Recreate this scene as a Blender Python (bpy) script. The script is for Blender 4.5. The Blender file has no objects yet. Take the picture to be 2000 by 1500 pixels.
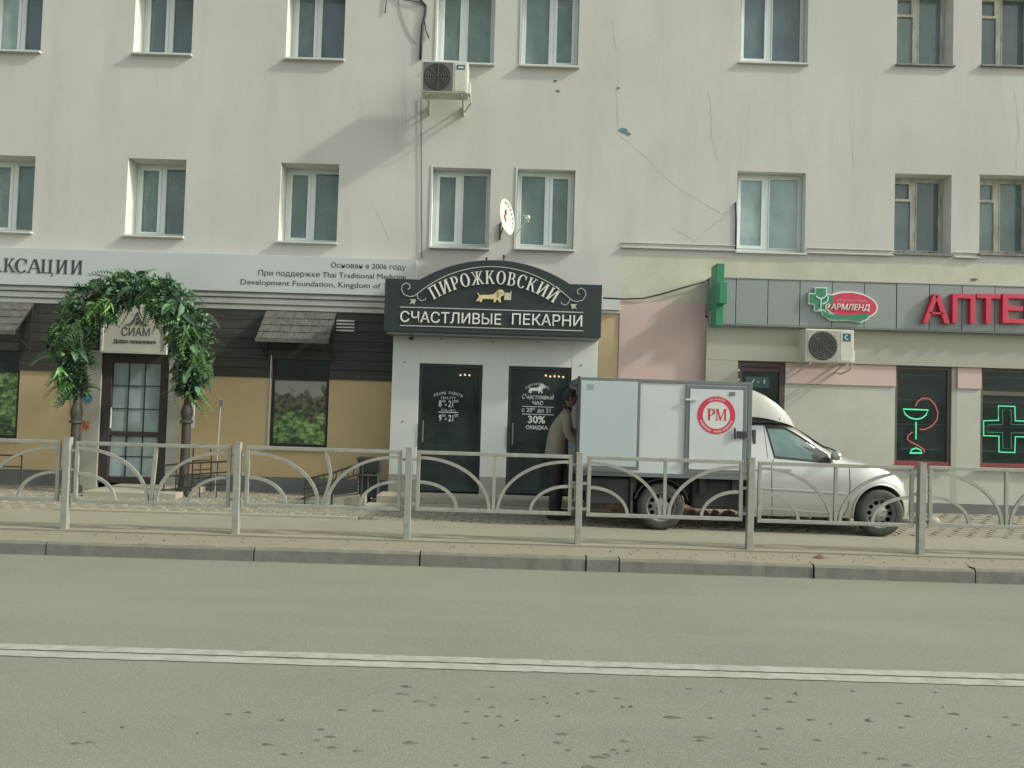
import bpy, bmesh, math, random
from mathutils import Vector, Matrix
rnd = random.Random(7)
S = bpy.context.scene
COL = S.collection
PI = math.pi

# ------------------------------------------------------------------ camera
F = 1500.0; PITCH = 0.0333; ROLL = 0.030; CH = 1.51
Fw = Vector((0, math.cos(PITCH), math.sin(PITCH)))
R0 = Vector((1, 0, 0)); U0 = Vector((0, -math.sin(PITCH), math.cos(PITCH)))
Rr = R0*math.cos(ROLL) + U0*math.sin(ROLL)
Uu = -R0*math.sin(ROLL) + U0*math.cos(ROLL)
CAM = Vector((0, 0, CH))
cd = bpy.data.cameras.new('camera'); cam = bpy.data.objects.new('camera', cd); COL.objects.link(cam)
M = Matrix((Rr, Uu, -Fw)).transposed().to_4x4(); M.translation = CAM
cam.matrix_world = M
cd.sensor_width = 36; cd.lens = 36*F/2000; cd.clip_end = 2000; cd.clip_start = 0.1
S.camera = cam

# ------------------------------------------------------------------ light
SUN = Vector((3.0, -0.72, 2.1)).normalized()      # direction to the sun
w = bpy.data.worlds.new('World'); S.world = w; w.use_nodes = True
nt = w.node_tree; nt.nodes.clear()
sky = nt.nodes.new('ShaderNodeTexSky'); sky.sky_type = 'NISHITA'; sky.sun_disc = False
sky.sun_elevation = math.asin(SUN.z); sky.sun_rotation = math.atan2(SUN.x, SUN.y)
sky.air_density = 1.4; sky.dust_density = 3.5; sky.ozone_density = 0.6
hs = nt.nodes.new('ShaderNodeHueSaturation'); hs.inputs['Saturation'].default_value = 0.30
tn = nt.nodes.new('ShaderNodeMix'); tn.data_type = 'RGBA'; tn.blend_type = 'MULTIPLY'
tn.inputs['Factor'].default_value = 1; tn.inputs['B'].default_value = (0.95, 1.0, 0.955, 1)
bg = nt.nodes.new('ShaderNodeBackground'); bg.inputs['Strength'].default_value = 0.15
wo = nt.nodes.new('ShaderNodeOutputWorld')
nt.links.new(sky.outputs[0], hs.inputs['Color']); nt.links.new(hs.outputs[0], tn.inputs['A'])
nt.links.new(tn.outputs['Result'], bg.inputs[0]); nt.links.new(bg.outputs[0], wo.inputs[0])
sl = bpy.data.lights.new('sun', 'SUN'); sl.energy = 2.5; sl.angle = math.radians(3.0); sl.color = (1.0, 0.965, 0.86)
so = bpy.data.objects.new('sun', sl); COL.objects.link(so); so.rotation_euler = SUN.to_track_quat('Z', 'Y').to_euler()
so.location = (20, -8, 20)
vs = S.view_settings; vs.view_transform = 'Standard'; vs.look = 'None'; vs.gamma = 1; vs.exposure = 0.45
vs.use_curve_mapping = False

# ------------------------------------------------------------------ geometry of the view -> place
def P(u, v, Y):
    d = Fw + Rr*((u-1000)/F) - Uu*((v-750)/F)
    t = Y/d.y
    return (d.x*t, CH + d.z*t)
def PV(u, v, Y):
    x, z = P(u, v, Y); return Vector((x, Y, z))
def X(u, v, Y): return P(u, v, Y)[0]
def Z(u, v, Y): return P(u, v, Y)[1]
def RECT(u0, v0, u1, v1, Y):
    um, vm = (u0+u1)/2, (v0+v1)/2
    return X(u0, vm, Y), X(u1, vm, Y), Z(um, v1, Y), Z(um, v0, Y)
def GRD(u, v, z=0.0):
    d = Fw + Rr*((u-1000)/F) - Uu*((v-750)/F)
    t = (z-CH)/d.z
    return (d.x*t, d.y*t)

# ------------------------------------------------------------------ materials
MATS = {}
def srgb(r, g, b):
    f = lambda c: (c/255/12.92 if c/255 <= 0.04045 else ((c/255+0.055)/1.055)**2.4)
    return (f(r), f(g), f(b))
def mat(name, col, rough=0.7, metal=0.0, var=0.12, scale=3.0, bump=0.15, bscale=60.0, dirt=None, dirt_amt=0.3, dirt_scale=1.2,
        stretch=(1, 1, 1), spec=0.4, alpha=1.0, emit=None, estr=0.0, coord='pos', coat=0.0, dstretch=None, speck=None, speck_scale=90, speck_th=0.6):
    if name in MATS: return MATS[name]
    m = bpy.data.materials.new(name); m.use_nodes = True; n = m.node_tree; N = n.nodes; L = n.links
    b = N['Principled BSDF']
    b.inputs['Roughness'].default_value = rough; b.inputs['Metallic'].default_value = metal
    b.inputs['Specular IOR Level'].default_value = spec; b.inputs['Alpha'].default_value = alpha
    b.inputs['Coat Weight'].default_value = coat
    if coord == 'pos':
        g = N.new('ShaderNodeNewGeometry'); src = g.outputs['Position']
    else:
        g = N.new('ShaderNodeTexCoord'); src = g.outputs['Object']
    mp = N.new('ShaderNodeMapping'); mp.inputs['Scale'].default_value = stretch; L.new(src, mp.inputs['Vector'])
    def noise(sc, det=6, rg=0.55):
        t = N.new('ShaderNodeTexNoise'); t.inputs['Scale'].default_value = sc; t.inputs['Detail'].default_value = det
        t.inputs['Roughness'].default_value = rg; L.new(mp.outputs[0], t.inputs['Vector']); return t
    def mixc(fac, a, bcol, blend='MIX'):
        x = N.new('ShaderNodeMix'); x.data_type = 'RGBA'; x.blend_type = blend
        if isinstance(fac, float): x.inputs['Factor'].default_value = fac
        else: L.new(fac, x.inputs['Factor'])
        for s_, k in ((a, 'A'), (bcol, 'B')):
            if isinstance(s_, tuple): x.inputs[k].default_value = (*s_[:3], 1)
            else: L.new(s_, x.inputs[k])
        return x.outputs['Result']
    def ramp(src_, lo, hi, a=0.0, bb=1.0):
        r = N.new('ShaderNodeMapRange'); r.inputs['From Min'].default_value = lo; r.inputs['From Max'].default_value = hi
        r.inputs['To Min'].default_value = a; r.inputs['To Max'].default_value = bb; L.new(src_, r.inputs['Value']); return r.outputs[0]
    c = tuple(col)
    n1 = noise(scale); 
    lo = tuple(max(0, k*(1-var)) for k in c); hi = tuple(min(1, k*(1+var)) for k in c)
    out = mixc(ramp(n1.outputs['Fac'], 0.3, 0.7), lo, hi)
    if dirt:
        n2 = noise(dirt_scale, 8, 0.65)
        if dstretch:
            mp2 = N.new('ShaderNodeMapping'); mp2.inputs['Scale'].default_value = dstretch; L.new(src, mp2.inputs['Vector']); L.new(mp2.outputs[0], n2.inputs['Vector'])
        out = mixc(ramp(n2.outputs['Fac'], 0.48, 0.72, 0, dirt_amt), out, tuple(dirt))
    if speck:
        n3 = noise(speck_scale, 3, 0.6)
        out = mixc(ramp(n3.outputs['Fac'], speck_th, speck_th+0.06, 0, 0.8), out, tuple(speck))
    L.new(out, b.inputs['Base Color'])
    if bump > 0:
        nb = noise(bscale, 5, 0.6)
        bp = N.new('ShaderNodeBump'); bp.inputs['Strength'].default_value = bump; bp.inputs['Distance'].default_value = 0.01
        L.new(nb.outputs['Fac'], bp.inputs['Height']); L.new(bp.outputs[0], b.inputs['Normal'])
    if emit:
        b.inputs['Emission Color'].default_value = (*emit, 1); b.inputs['Emission Strength'].default_value = estr
    MATS[name] = m
    return m

PLASTER = mat('plaster', (0.49, 0.485, 0.445), 0.9, var=0.055, scale=0.6, dirt=(0.41, 0.41, 0.385), dirt_amt=0.75, dirt_scale=1.0, dstretch=(1.8, 1, .28), bump=0.25, bscale=25)
REVEAL = mat('reveal_plaster', (0.60, 0.60, 0.55), 0.9, var=0.08, scale=4, dirt=(0.45, 0.44, 0.39), dirt_amt=0.3)
OLDPL = mat('stained_plaster', (0.485, 0.475, 0.375), 0.9, var=0.1, scale=1.8, dirt=(0.40, 0.39, 0.33), dirt_amt=0.7, dirt_scale=1.4, stretch=(1, 1, .6), bump=0.3, bscale=25)
ORANGE = mat('ochre_plaster', (0.485, 0.37, 0.205), 0.85, var=0.07, scale=0.9, dirt=(0.41, 0.32, 0.19), dirt_amt=0.5)
ORANGE2 = mat('light_ochre_plaster', (0.46, 0.36, 0.22), 0.85, var=0.07, scale=0.9)
PINK = mat('pink_plaster', (0.54, 0.405, 0.37), 0.85, var=0.06, scale=0.8, dirt=(0.46, 0.38, 0.34), dirt_amt=0.4)
GREIGE = mat('greige_cladding', (0.34, 0.335, 0.275), 0.7, var=0.05, scale=0.8, dirt=(0.27, 0.27, 0.23), dirt_amt=0.35)
PHWALL = mat('pale_wall', (0.43, 0.43, 0.38), 0.85, var=0.06, scale=1.2, dirt=(0.34, 0.34, 0.29), dirt_amt=0.55, dirt_scale=1.8)
DARKCL = mat('dark_cladding', (0.048, 0.045, 0.041), 0.75, var=0.3, scale=2.5, stretch=(.4, 1, 8), bump=0.3, bscale=14)
PLINTH = mat('grey_plinth', (0.13, 0.14, 0.135), 0.8, var=0.15, scale=2, dirt=(0.2, 0.19, 0.16), dirt_amt=0.5)
PLINTHL = mat('light_plinth', (0.24, 0.24, 0.21), 0.8, var=0.1, scale=2)
SIGNW = mat('sign_pale', (0.45, 0.48, 0.47), 0.5, var=0.04, scale=0.7, bump=0.0)
TRIMW = mat('trim_white', (0.52, 0.54, 0.50), 0.55, var=0.07, scale=2, dirt=(0.35, 0.34, 0.3), dirt_amt=0.3)
UPVC = mat('upvc', (0.62, 0.68, 0.66), 0.35, var=0.04, bump=0)
OLDWOOD = mat('old_white_wood', (0.50, 0.50, 0.43), 0.7, var=0.2, scale=12, dirt=(0.16, 0.14, 0.11), dirt_amt=0.8, dirt_scale=9, stretch=(1, 1, .25))
TIN = mat('tin_sill', (0.55, 0.56, 0.52), 0.4, var=0.1, scale=5, dirt=(0.3, 0.28, 0.24), dirt_amt=0.3, dirt_scale=5)
OLDTIN = mat('old_tin', (0.17, 0.18, 0.16), 0.6, var=0.3, scale=8)
PORTAL = mat('portal_white', (0.50, 0.53, 0.51), 0.55, var=0.03, scale=1.5, dirt=(0.4, 0.4, 0.36), dirt_amt=0.3, bump=0.05)
BSIGN = mat('bakery_green_black', (0.021, 0.031, 0.031), 0.45, var=0.12, scale=1.5, bump=0.03)
SILVER = mat('letter_silver', (0.62, 0.64, 0.60), 0.4, var=0.05, bump=0)
GOLD = mat('dog_gold', (0.58, 0.50, 0.28), 0.5, var=0.1, scale=12, bump=0)
ORN = mat('ornament', (0.42, 0.44, 0.36), 0.45, var=0.1, bump=0)
DECAL = mat('decal_white', (0.50, 0.54, 0.52), 0.6, var=0.15, scale=14, bump=0)
INK = mat('ink', (0.05, 0.055, 0.055), 0.6, var=0.1, bump=0)
BLACK = mat('black', (0.02, 0.02, 0.02), 0.6, var=0.1, bump=0)
DOORBR = mat('door_brown', (0.045, 0.034, 0.030), 0.5, var=0.15, scale=4, stretch=(3, 1, .5))
PLUM = mat('plum_frame', (0.085, 0.055, 0.055), 0.5, var=0.1)
RED = mat('sign_red', (0.52, 0.035, 0.075), 0.4, var=0.06, bump=0)
REDFR = mat('red_frame', (0.20, 0.045, 0.05), 0.5, var=0.15)
GREEN = mat('sign_green', (0.03, 0.20, 0.105), 0.4, var=0.06, bump=0)
GRNW = mat('sign_mint', (0.55, 0.68, 0.62), 0.4, var=0.02, bump=0)
GPANEL = mat('grey_panel', (0.20, 0.225, 0.225), 0.45, var=0.05, scale=0.6, bump=0.02, metal=0.2)
GPANEL2 = mat('grey_panel_pale', (0.235, 0.255, 0.25), 0.45, var=0.05, scale=0.6, bump=0.02, metal=0.2)
ACW = mat('ac_white', (0.52, 0.52, 0.45), 0.5, var=0.07, scale=6, dirt=(0.33, 0.31, 0.25), dirt_amt=0.4, dirt_scale=4)
ACG = mat('ac_grille', (0.12, 0.12, 0.11), 0.6, var=0.1)
GALV = mat('fence_paint', (0.30, 0.305, 0.268), 0.5, var=0.14, scale=9, metal=0.2, dirt=(0.2, 0.19, 0.15), dirt_amt=0.45, dirt_scale=6, coord='obj')
IRON = mat('dark_iron', (0.04, 0.034, 0.03), 0.55, var=0.2)
CABLE = mat('cable', (0.03, 0.03, 0.032), 0.6, var=0.1, bump=0)
COLUMN = mat('column_dark', (0.04, 0.043, 0.034), 0.6, var=0.25, scale=7, dirt=(0.12, 0.11, 0.09), dirt_amt=0.5)
CURT = mat('curtain', (0.50, 0.60, 0.56), 0.9, var=0.1, scale=3, bump=0)
CURT2 = mat('curtain_dark', (0.38, 0.46, 0.44), 0.9, var=0.15, scale=3, bump=0)
CURT3 = mat('curtain_pale', (0.75, 0.80, 0.78), 0.9, var=0.1, scale=3, bump=0)
ROOM = mat('room_dark', (0.04, 0.045, 0.045), 0.9, var=0.1, bump=0)
ASPH = mat('asphalt', (0.180, 0.182, 0.143), 0.9, var=0.09, scale=0.5, dirt=(0.216, 0.216, 0.168), dirt_amt=0.7, dirt_scale=1.1, bump=0.5, bscale=110,
           speck=(0.25, 0.252, 0.20), speck_scale=95, speck_th=0.55, dstretch=(.10, 1, 1))
SIDE = mat('sidewalk_asphalt', (0.24, 0.23, 0.172), 0.92, var=0.07, scale=1.3, dirt=(0.28, 0.265, 0.195), dirt_amt=0.6, dirt_scale=1.7, bump=0.35, bscale=90)
VERGE = mat('verge_dirt', (0.235, 0.215, 0.155), 0.95, var=0.14, scale=5, dirt=(0.15, 0.14, 0.11), dirt_amt=0.7, dirt_scale=5, bump=0.5, bscale=60, stretch=(.5, 1, 1))
KERB = mat('kerb_concrete', (0.165, 0.162, 0.138), 0.9, var=0.10, scale=7, dirt=(0.13, 0.125, 0.105), dirt_amt=0.5, dirt_scale=6, bump=0.5, bscale=50)
CONC = mat('concrete', (0.33, 0.31, 0.24), 0.9, var=0.12, scale=4, dirt=(0.2, 0.18, 0.14), dirt_amt=0.5, dirt_scale=4, bump=0.4, bscale=40)
PAVE = mat('paver', (0.235, 0.22, 0.165), 0.9, var=0.2, scale=6, dirt=(0.17, 0.155, 0.12), dirt_amt=0.6, dirt_scale=7, bump=0.4, bscale=60)
DIRT = mat('joint_dirt', (0.13, 0.12, 0.09), 0.95, var=0.2, scale=5)
SOIL = mat('dry_soil', (0.16, 0.115, 0.07), 0.95, var=0.35, scale=22, bump=0.6, bscale=40)
PAINT = mat('road_paint', (0.33, 0.32, 0.275), 0.8, var=0.1, scale=6, dirt=(0.22, 0.212, 0.17), dirt_amt=0.9, dirt_scale=9, bump=0.2)
LEAF1 = mat('leaf_dark', (0.046, 0.094, 0.052), 0.5, var=0.4, scale=5, bump=0)
LEAF2 = mat('leaf_mid', (0.085, 0.165, 0.080), 0.5, var=0.35, scale=6, bump=0)
LEAF3 = mat('leaf_light', (0.13, 0.26, 0.075), 0.5, var=0.3, scale=7, bump=0)
VANW = mat('van_white', (0.50, 0.535, 0.535), 0.4, var=0.02, scale=2, dirt=(0.45, 0.45, 0.42), dirt_amt=0.35, dirt_scale=1.3, bump=0.0)
VANB = mat('van_door_white', (0.385, 0.45, 0.45), 0.4, var=0.02, scale=2, bump=0.0)
VANG = mat('van_alu', (0.16, 0.18, 0.18), 0.45, var=0.1, metal=0.3, bump=0)
CREAM = mat('fairing_cream', (0.35, 0.35, 0.315), 0.4, var=0.03, bump=0)
CARP = mat('car_silver', (0.47, 0.48, 0.45), 0.30, metal=0.55, var=0.03, scale=2, bump=0, coat=0.5)
RUBBER = mat('rubber', (0.052, 0.053, 0.049), 0.8, var=0.2, scale=9, dirt=(0.11, 0.10, 0.08), dirt_amt=0.6, dirt_scale=6)
RIM = mat('rim_steel', (0.30, 0.31, 0.29), 0.45, metal=0.4, var=0.15, bump=0)
CHASS = mat('chassis_black', (0.038, 0.040, 0.038), 0.7, var=0.2)
CARGL = mat('car_glass', (0.10, 0.165, 0.15), 0.06, var=0.3, scale=2.2, bump=0, spec=0.8)
LAMPG = mat('lamp_glass', (0.5, 0.52, 0.5), 0.15, var=0.05, bump=0)
ORANGEP = mat('indicator', (0.6, 0.2, 0.03), 0.3, var=0.05, bump=0)
BLUE = mat('sticker_blue', (0.04, 0.19, 0.27), 0.5, var=0.05, bump=0)
STOR = mat('sticker_orange', (0.45, 0.16, 0.06), 0.5, var=0.05, bump=0)
NAVY = mat('badge_navy', (0.03, 0.07, 0.16), 0.4, var=0.03, bump=0)
SHING = mat('shingle', (0.105, 0.098, 0.088), 0.9, var=0.22, scale=9, dirt=(0.06, 0.055, 0.05), dirt_amt=0.6, dirt_scale=4, bump=0.4)
SKIN = mat('skin', (0.27, 0.17, 0.12), 0.6, var=0.05, bump=0)
HAIR = mat('hair', (0.03, 0.028, 0.026), 0.7, var=0.2, bump=0)
JACK = mat('jacket_olive', (0.27, 0.245, 0.19), 0.85, var=0.12, scale=8, bump=0.3, bscale=20)
TROU = mat('trousers_dark', (0.03, 0.033, 0.037), 0.85, var=0.12, scale=8, bump=0.3, bscale=20)
NEONG = mat('neon_green', (0.1, 0.5, 0.3), 0.4, bump=0, emit=(0.05, 0.55, 0.27), estr=0.6)
NEONR = mat('neon_red', (0.4, 0.1, 0.1), 0.4, bump=0, emit=(0.45, 0.07, 0.09), estr=0.42)
BULB = mat('bulb', (1, .7, .4), 0.4, bump=0, emit=(1.0, 0.62, 0.30), estr=3.5)
POSTER = None
def glassmat(name, col, alpha, rough=0.05, spec=0.5, wave=0.0):
    m = mat(name, col, rough, var=0.28, scale=1.7, dirt=tuple(min(1, c*1.5+.015) for c in col), dirt_amt=0.6, dirt_scale=1.1, dstretch=(1.5, 1, .8), bump=wave, bscale=1.6, spec=spec, alpha=alpha)  # blotchy pane colour stands in for reflections, with pale dirt streaks over it
    return m
GLA = glassmat('pane_glass', (0.17, 0.25, 0.235), 0.62, spec=0.9)
GLB = glassmat('pane_glass_blue', (0.13, 0.185, 0.205), 0.64, spec=0.9)
GLC = glassmat('pane_glass_sky', (0.30, 0.41, 0.40), 0.82, spec=0.9)
GLD = glassmat('shop_glass', (0.032, 0.048, 0.045), 0.5, spec=0.45)
GLE = glassmat('door_glass', (0.30, 0.38, 0.37), 0.85, spec=0.7)

# ------------------------------------------------------------------ mesh builder
class MB:
    def __init__(s): s.v = []; s.f = []
    def add(s, vs_, fs):
        o = len(s.v); s.v += [tuple(p) for p in vs_]; s.f += [tuple(i+o for i in f) for f in fs]; return s
    def box(s, x0, x1, y0, y1, z0, z1):
        if x0 > x1: x0, x1 = x1, x0
        if y0 > y1: y0, y1 = y1, y0
        if z0 > z1: z0, z1 = z1, z0
        return s.add([(x0,y0,z0),(x1,y0,z0),(x1,y1,z0),(x0,y1,z0),(x0,y0,z1),(x1,y0,z1),(x1,y1,z1),(x0,y1,z1)],
            [(3,2,1,0),(4,5,6,7),(0,1,5,4),(1,2,6,5),(2,3,7,6),(3,0,4,7)])
    def quad(s, a, b, c, d): return s.add([a, b, c, d], [(0, 1, 2, 3)])
    def prism(s, pts, y0, y1):       # pts in xz, any winding
        A = sum(pts[i][0]*pts[(i+1) % len(pts)][1]-pts[(i+1) % len(pts)][0]*pts[i][1] for i in range(len(pts)))
        if A < 0: pts = pts[::-1]
        n = len(pts)
        v = [(p[0], y0, p[1]) for p in pts] + [(p[0], y1, p[1]) for p in pts]
        f = [tuple(range(n)), tuple(range(2*n-1, n-1, -1))]
        f += [(i+n, (i+1) % n+n, (i+1) % n, i) for i in range(n)]
        return s.add(v, f)
    def tube(s, pts, r, n=8, closed=False):
        pts = [Vector(p) for p in pts]; N_ = len(pts)
        rs = r if isinstance(r, (list, tuple)) else [r]*N_
        rings = []
        up = None
        for i, p in enumerate(pts):
            if closed: t = pts[(i+1) % N_]-pts[i-1]
            else: t = pts[min(i+1, N_-1)]-pts[max(i-1, 0)]
            if t.length < 1e-9: t = Vector((0, 0, 1))
            t.normalize()
            if up is None:
                up = Vector((0, 0, 1)) if abs(t.z) < .9 else Vector((1, 0, 0))
            a = (up - t*up.dot(t)).normalized(); b = t.cross(a); up = a
            rings.append([p + (a*math.cos(2*PI*k/n)+b*math.sin(2*PI*k/n))*rs[i] for k in range(n)])
        v = [q for rg in rings for q in rg]; f = []
        m = N_ if closed else N_-1
        for i in range(m):
            j = (i+1) % N_
            for k in range(n):
                f.append((i*n+k, i*n+(k+1) % n, j*n+(k+1) % n, j*n+k))
        if not closed:
            f.append(tuple(range(n-1, -1, -1))); f.append(tuple((N_-1)*n+k for k in range(n)))
        return s.add(v, f)
    def bar(s, p, q, wd, ht=None):    # square bar between two points
        ht = ht or wd
        p, q = Vector(p), Vector(q); t = (q-p).normalized()
        up = Vector((0, 1, 0)) if abs(t.y) < .9 else Vector((0, 0, 1))
        a = t.cross(up).normalized(); b = a.cross(t)
        vs_ = [e+a*sx*wd/2+b*sy*ht/2 for e in (p, q) for sx, sy in ((-1,-1),(1,-1),(1,1),(-1,1))]
        return s.add(vs_, [(3,2,1,0),(4,5,6,7),(0,1,5,4),(1,2,6,5),(2,3,7,6),(3,0,4,7)])
    def path(s, pts, wd, ht):         # rectangular section swept in an xz plane
        pts = [Vector(p) for p in pts]; n = len(pts); v = []
        for i, p in enumerate(pts):
            t = (pts[min(i+1, n-1)]-pts[max(i-1, 0)]).normalized()
            a = Vector((-t.z, 0, t.x)); b = Vector((0, 1, 0))
            v += [p+a*sx*wd/2+b*sy*ht/2 for sx, sy in ((-1,-1),(1,-1),(1,1),(-1,1))]
        f = [(3,2,1,0), tuple(4*(n-1)+k for k in range(4))]
        for i in range(n-1):
            for k in range(4): f.append((4*i+k, 4*i+(k+1) % 4, 4*i+4+(k+1) % 4, 4*i+4+k))
        return s.add(v, f)
    def lathe(s, prof, c, n=24, axis='z', caps=True):   # prof: (r, h)
        v = []; f = []
        for (r, h) in prof:
            for k in range(n):
                a = 2*PI*k/n; x, y = r*math.cos(a), r*math.sin(a)
                v.append((c[0]+x, c[1]+y, c[2]+h) if axis == 'z' else (c[0]+x, c[1]+h, c[2]+y))
        for i in range(len(prof)-1):
            for k in range(n):
                q = (i*n+k, i*n+(k+1) % n, (i+1)*n+(k+1) % n, (i+1)*n+k)
                f.append(q if axis == 'z' else q[::-1])
        for i, rev in ((0, True), (len(prof)-1, False)):
            if caps and prof[i][0] > 1e-6:
                fc = tuple(i*n+k for k in range(n)); f.append(fc[::-1] if rev == (axis == 'z') else fc)
        return s.add(v, f)
    def ball(s, c, r, n=10, sc=(1, 1, 1)):
        v = []; f = []; m = n//2+1
        for i in range(m+1):
            th = PI*i/m
            for k in range(n):
                a = 2*PI*k/n
                v.append((c[0]+r*sc[0]*math.sin(th)*math.cos(a), c[1]+r*sc[1]*math.sin(th)*math.sin(a), c[2]+r*sc[2]*math.cos(th)))
        for i in range(m):
            for k in range(n): f.append((i*n+k, (i+1)*n+k, (i+1)*n+(k+1) % n, i*n+(k+1) % n))
        return s.add(v, f)
    def build(s, name, m, parent=None, smooth=False, bevel=0.0, loc=None, auto=None):
        me = bpy.data.meshes.new(name)
        o = bpy.data.objects.new(name, me); COL.objects.link(o)
        if parent is not None:
            off = Vector(parent.get('_o', (0, 0, 0))); o.parent = parent; o['_o'] = tuple(off)
        else:
            off = Vector(loc or (0, 0, 0)); o.location = off; o['_o'] = tuple(off)
        me.from_pydata([tuple(Vector(p)-off) for p in s.v], [], s.f); me.update()
        if isinstance(m, (list, tuple)):
            for k in m: me.materials.append(k)
        else: me.materials.append(m)
        if smooth or auto:
            for p in me.polygons: p.use_smooth = True
            if auto: me.set_sharp_from_angle(angle=math.radians(auto))
        if bevel:
            b = o.modifiers.new('bevel', 'BEVEL'); b.width = bevel; b.segments = 2; b.limit_method = 'ANGLE'
        return o

def thing(name, label, cat, loc=(0, 0, 0), group=None):
    o = bpy.data.objects.new(name, None); COL.objects.link(o); o.location = loc; o['_o'] = tuple(loc); o.empty_display_size = .2
    return tag(o, label, cat, group)
def tag(o, label, cat, group=None):
    o['label'] = label; o['category'] = cat
    if group: o['group'] = group
    return o
def struct(o): o['kind'] = 'structure'; return o
def stuff(o): o['kind'] = 'stuff'; return o
def copy_tree(o, parent=None):
    c = o.copy(); COL.objects.link(c)
    if parent: c.parent = parent; c.matrix_parent_inverse = Matrix()
    for ch in [k for k in bpy.data.objects if k.parent == o]: copy_tree(ch, c)
    return c

# ------------------------------------------------------------------ lettering
DG = None
def text_obj(name, txt, rect, Y, m, parent, bold=0.0, depth=0.006, shear=0.0, keep=False):
    cu = bpy.data.curves.new('t', 'FONT'); cu.body = txt; cu.size = 1; cu.offset = bold; cu.resolution_u = 3; cu.shear = shear
    ob = bpy.data.objects.new('t', cu); COL.objects.link(ob)
    dg = bpy.context.evaluated_depsgraph_get(); me = bpy.data.meshes.new_from_object(ob.evaluated_get(dg))
    bpy.data.objects.remove(ob)
    vs_ = [v.co.copy() for v in me.vertices]
    x0 = min(v.x for v in vs_); x1 = max(v.x for v in vs_); y0 = min(v.y for v in vs_); y1 = max(v.y for v in vs_)
    X0, X1, Z0, Z1 = rect
    sx = (X1-X0)/(x1-x0); sy = (Z1-Z0)/(y1-y0)
    if keep:
        sx = sy*keep; X0 = (X0+X1)/2-sx*(x1-x0)/2
    b = MB(); fs = [tuple(p.vertices) for p in me.polygons]
    par = list(range(len(vs_)))
    def find(a):
        while par[a] != a: par[a] = par[par[a]]; a = par[a]
        return a
    for f_ in fs:
        for a_ in f_[1:]: par[find(a_)] = find(f_[0])
    ids = {}
    for k_ in range(len(vs_)): ids.setdefault(find(k_), len(ids))
    fr = [(X0+(v.x-x0)*sx, Y-.0004*(ids[find(k_)] % 4), Z0+(v.y-y0)*sy) for k_, v in enumerate(vs_)]
    n = len(fr)
    bk = [(p[0], Y+depth, p[2]) for p in fr]
    # front faces, plus side walls along boundary edges
    ed = {}
    for f in fs:
        for i in range(len(f)):
            a, c = f[i], f[(i+1) % len(f)]
            k = (min(a, c), max(a, c)); ed.setdefault(k, []).append((a, c))
    side = [(e[0][1], e[0][0], e[0][0]+n, e[0][1]+n) for e in ed.values() if len(e) == 1]
    b.add(fr+bk, fs+side)
    bpy.data.meshes.remove(me)
    return b.build(name, m, parent)

# a small thick-and-thin serif alphabet made of strokes, unit height 1
def q4(x0, y0, x1, y1, wd):   # slanted stroke with horizontal ends
    return [(x0, y0), (x0+wd, y0), (x1+wd, y1), (x1, y1)]
def ringp(cx, cy, rx, ry, tx, ty, a0, a1, n=18):
    out = []
    for i in range(n):
        t0 = math.radians(a0+(a1-a0)*i/n); t1 = math.radians(a0+(a1-a0)*(i+1)/n)
        o = lambda t: (cx+rx*math.cos(t), cy+ry*math.sin(t)); k = lambda t: (cx+(rx-tx)*math.cos(t), cy+(ry-ty)*math.sin(t))
        out.append([o(t0), o(t1), k(t1), k(t0)])
    return out
T, H, SR = 0.18, 0.06, 0.05
def rc(x0, y0, x1, y1): return [(x0, y0), (x1, y0), (x1, y1), (x0, y1)]
def sf(x, y, wd=T, e=0.07): return rc(x-e, y, x+wd+e, y+SR)
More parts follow.
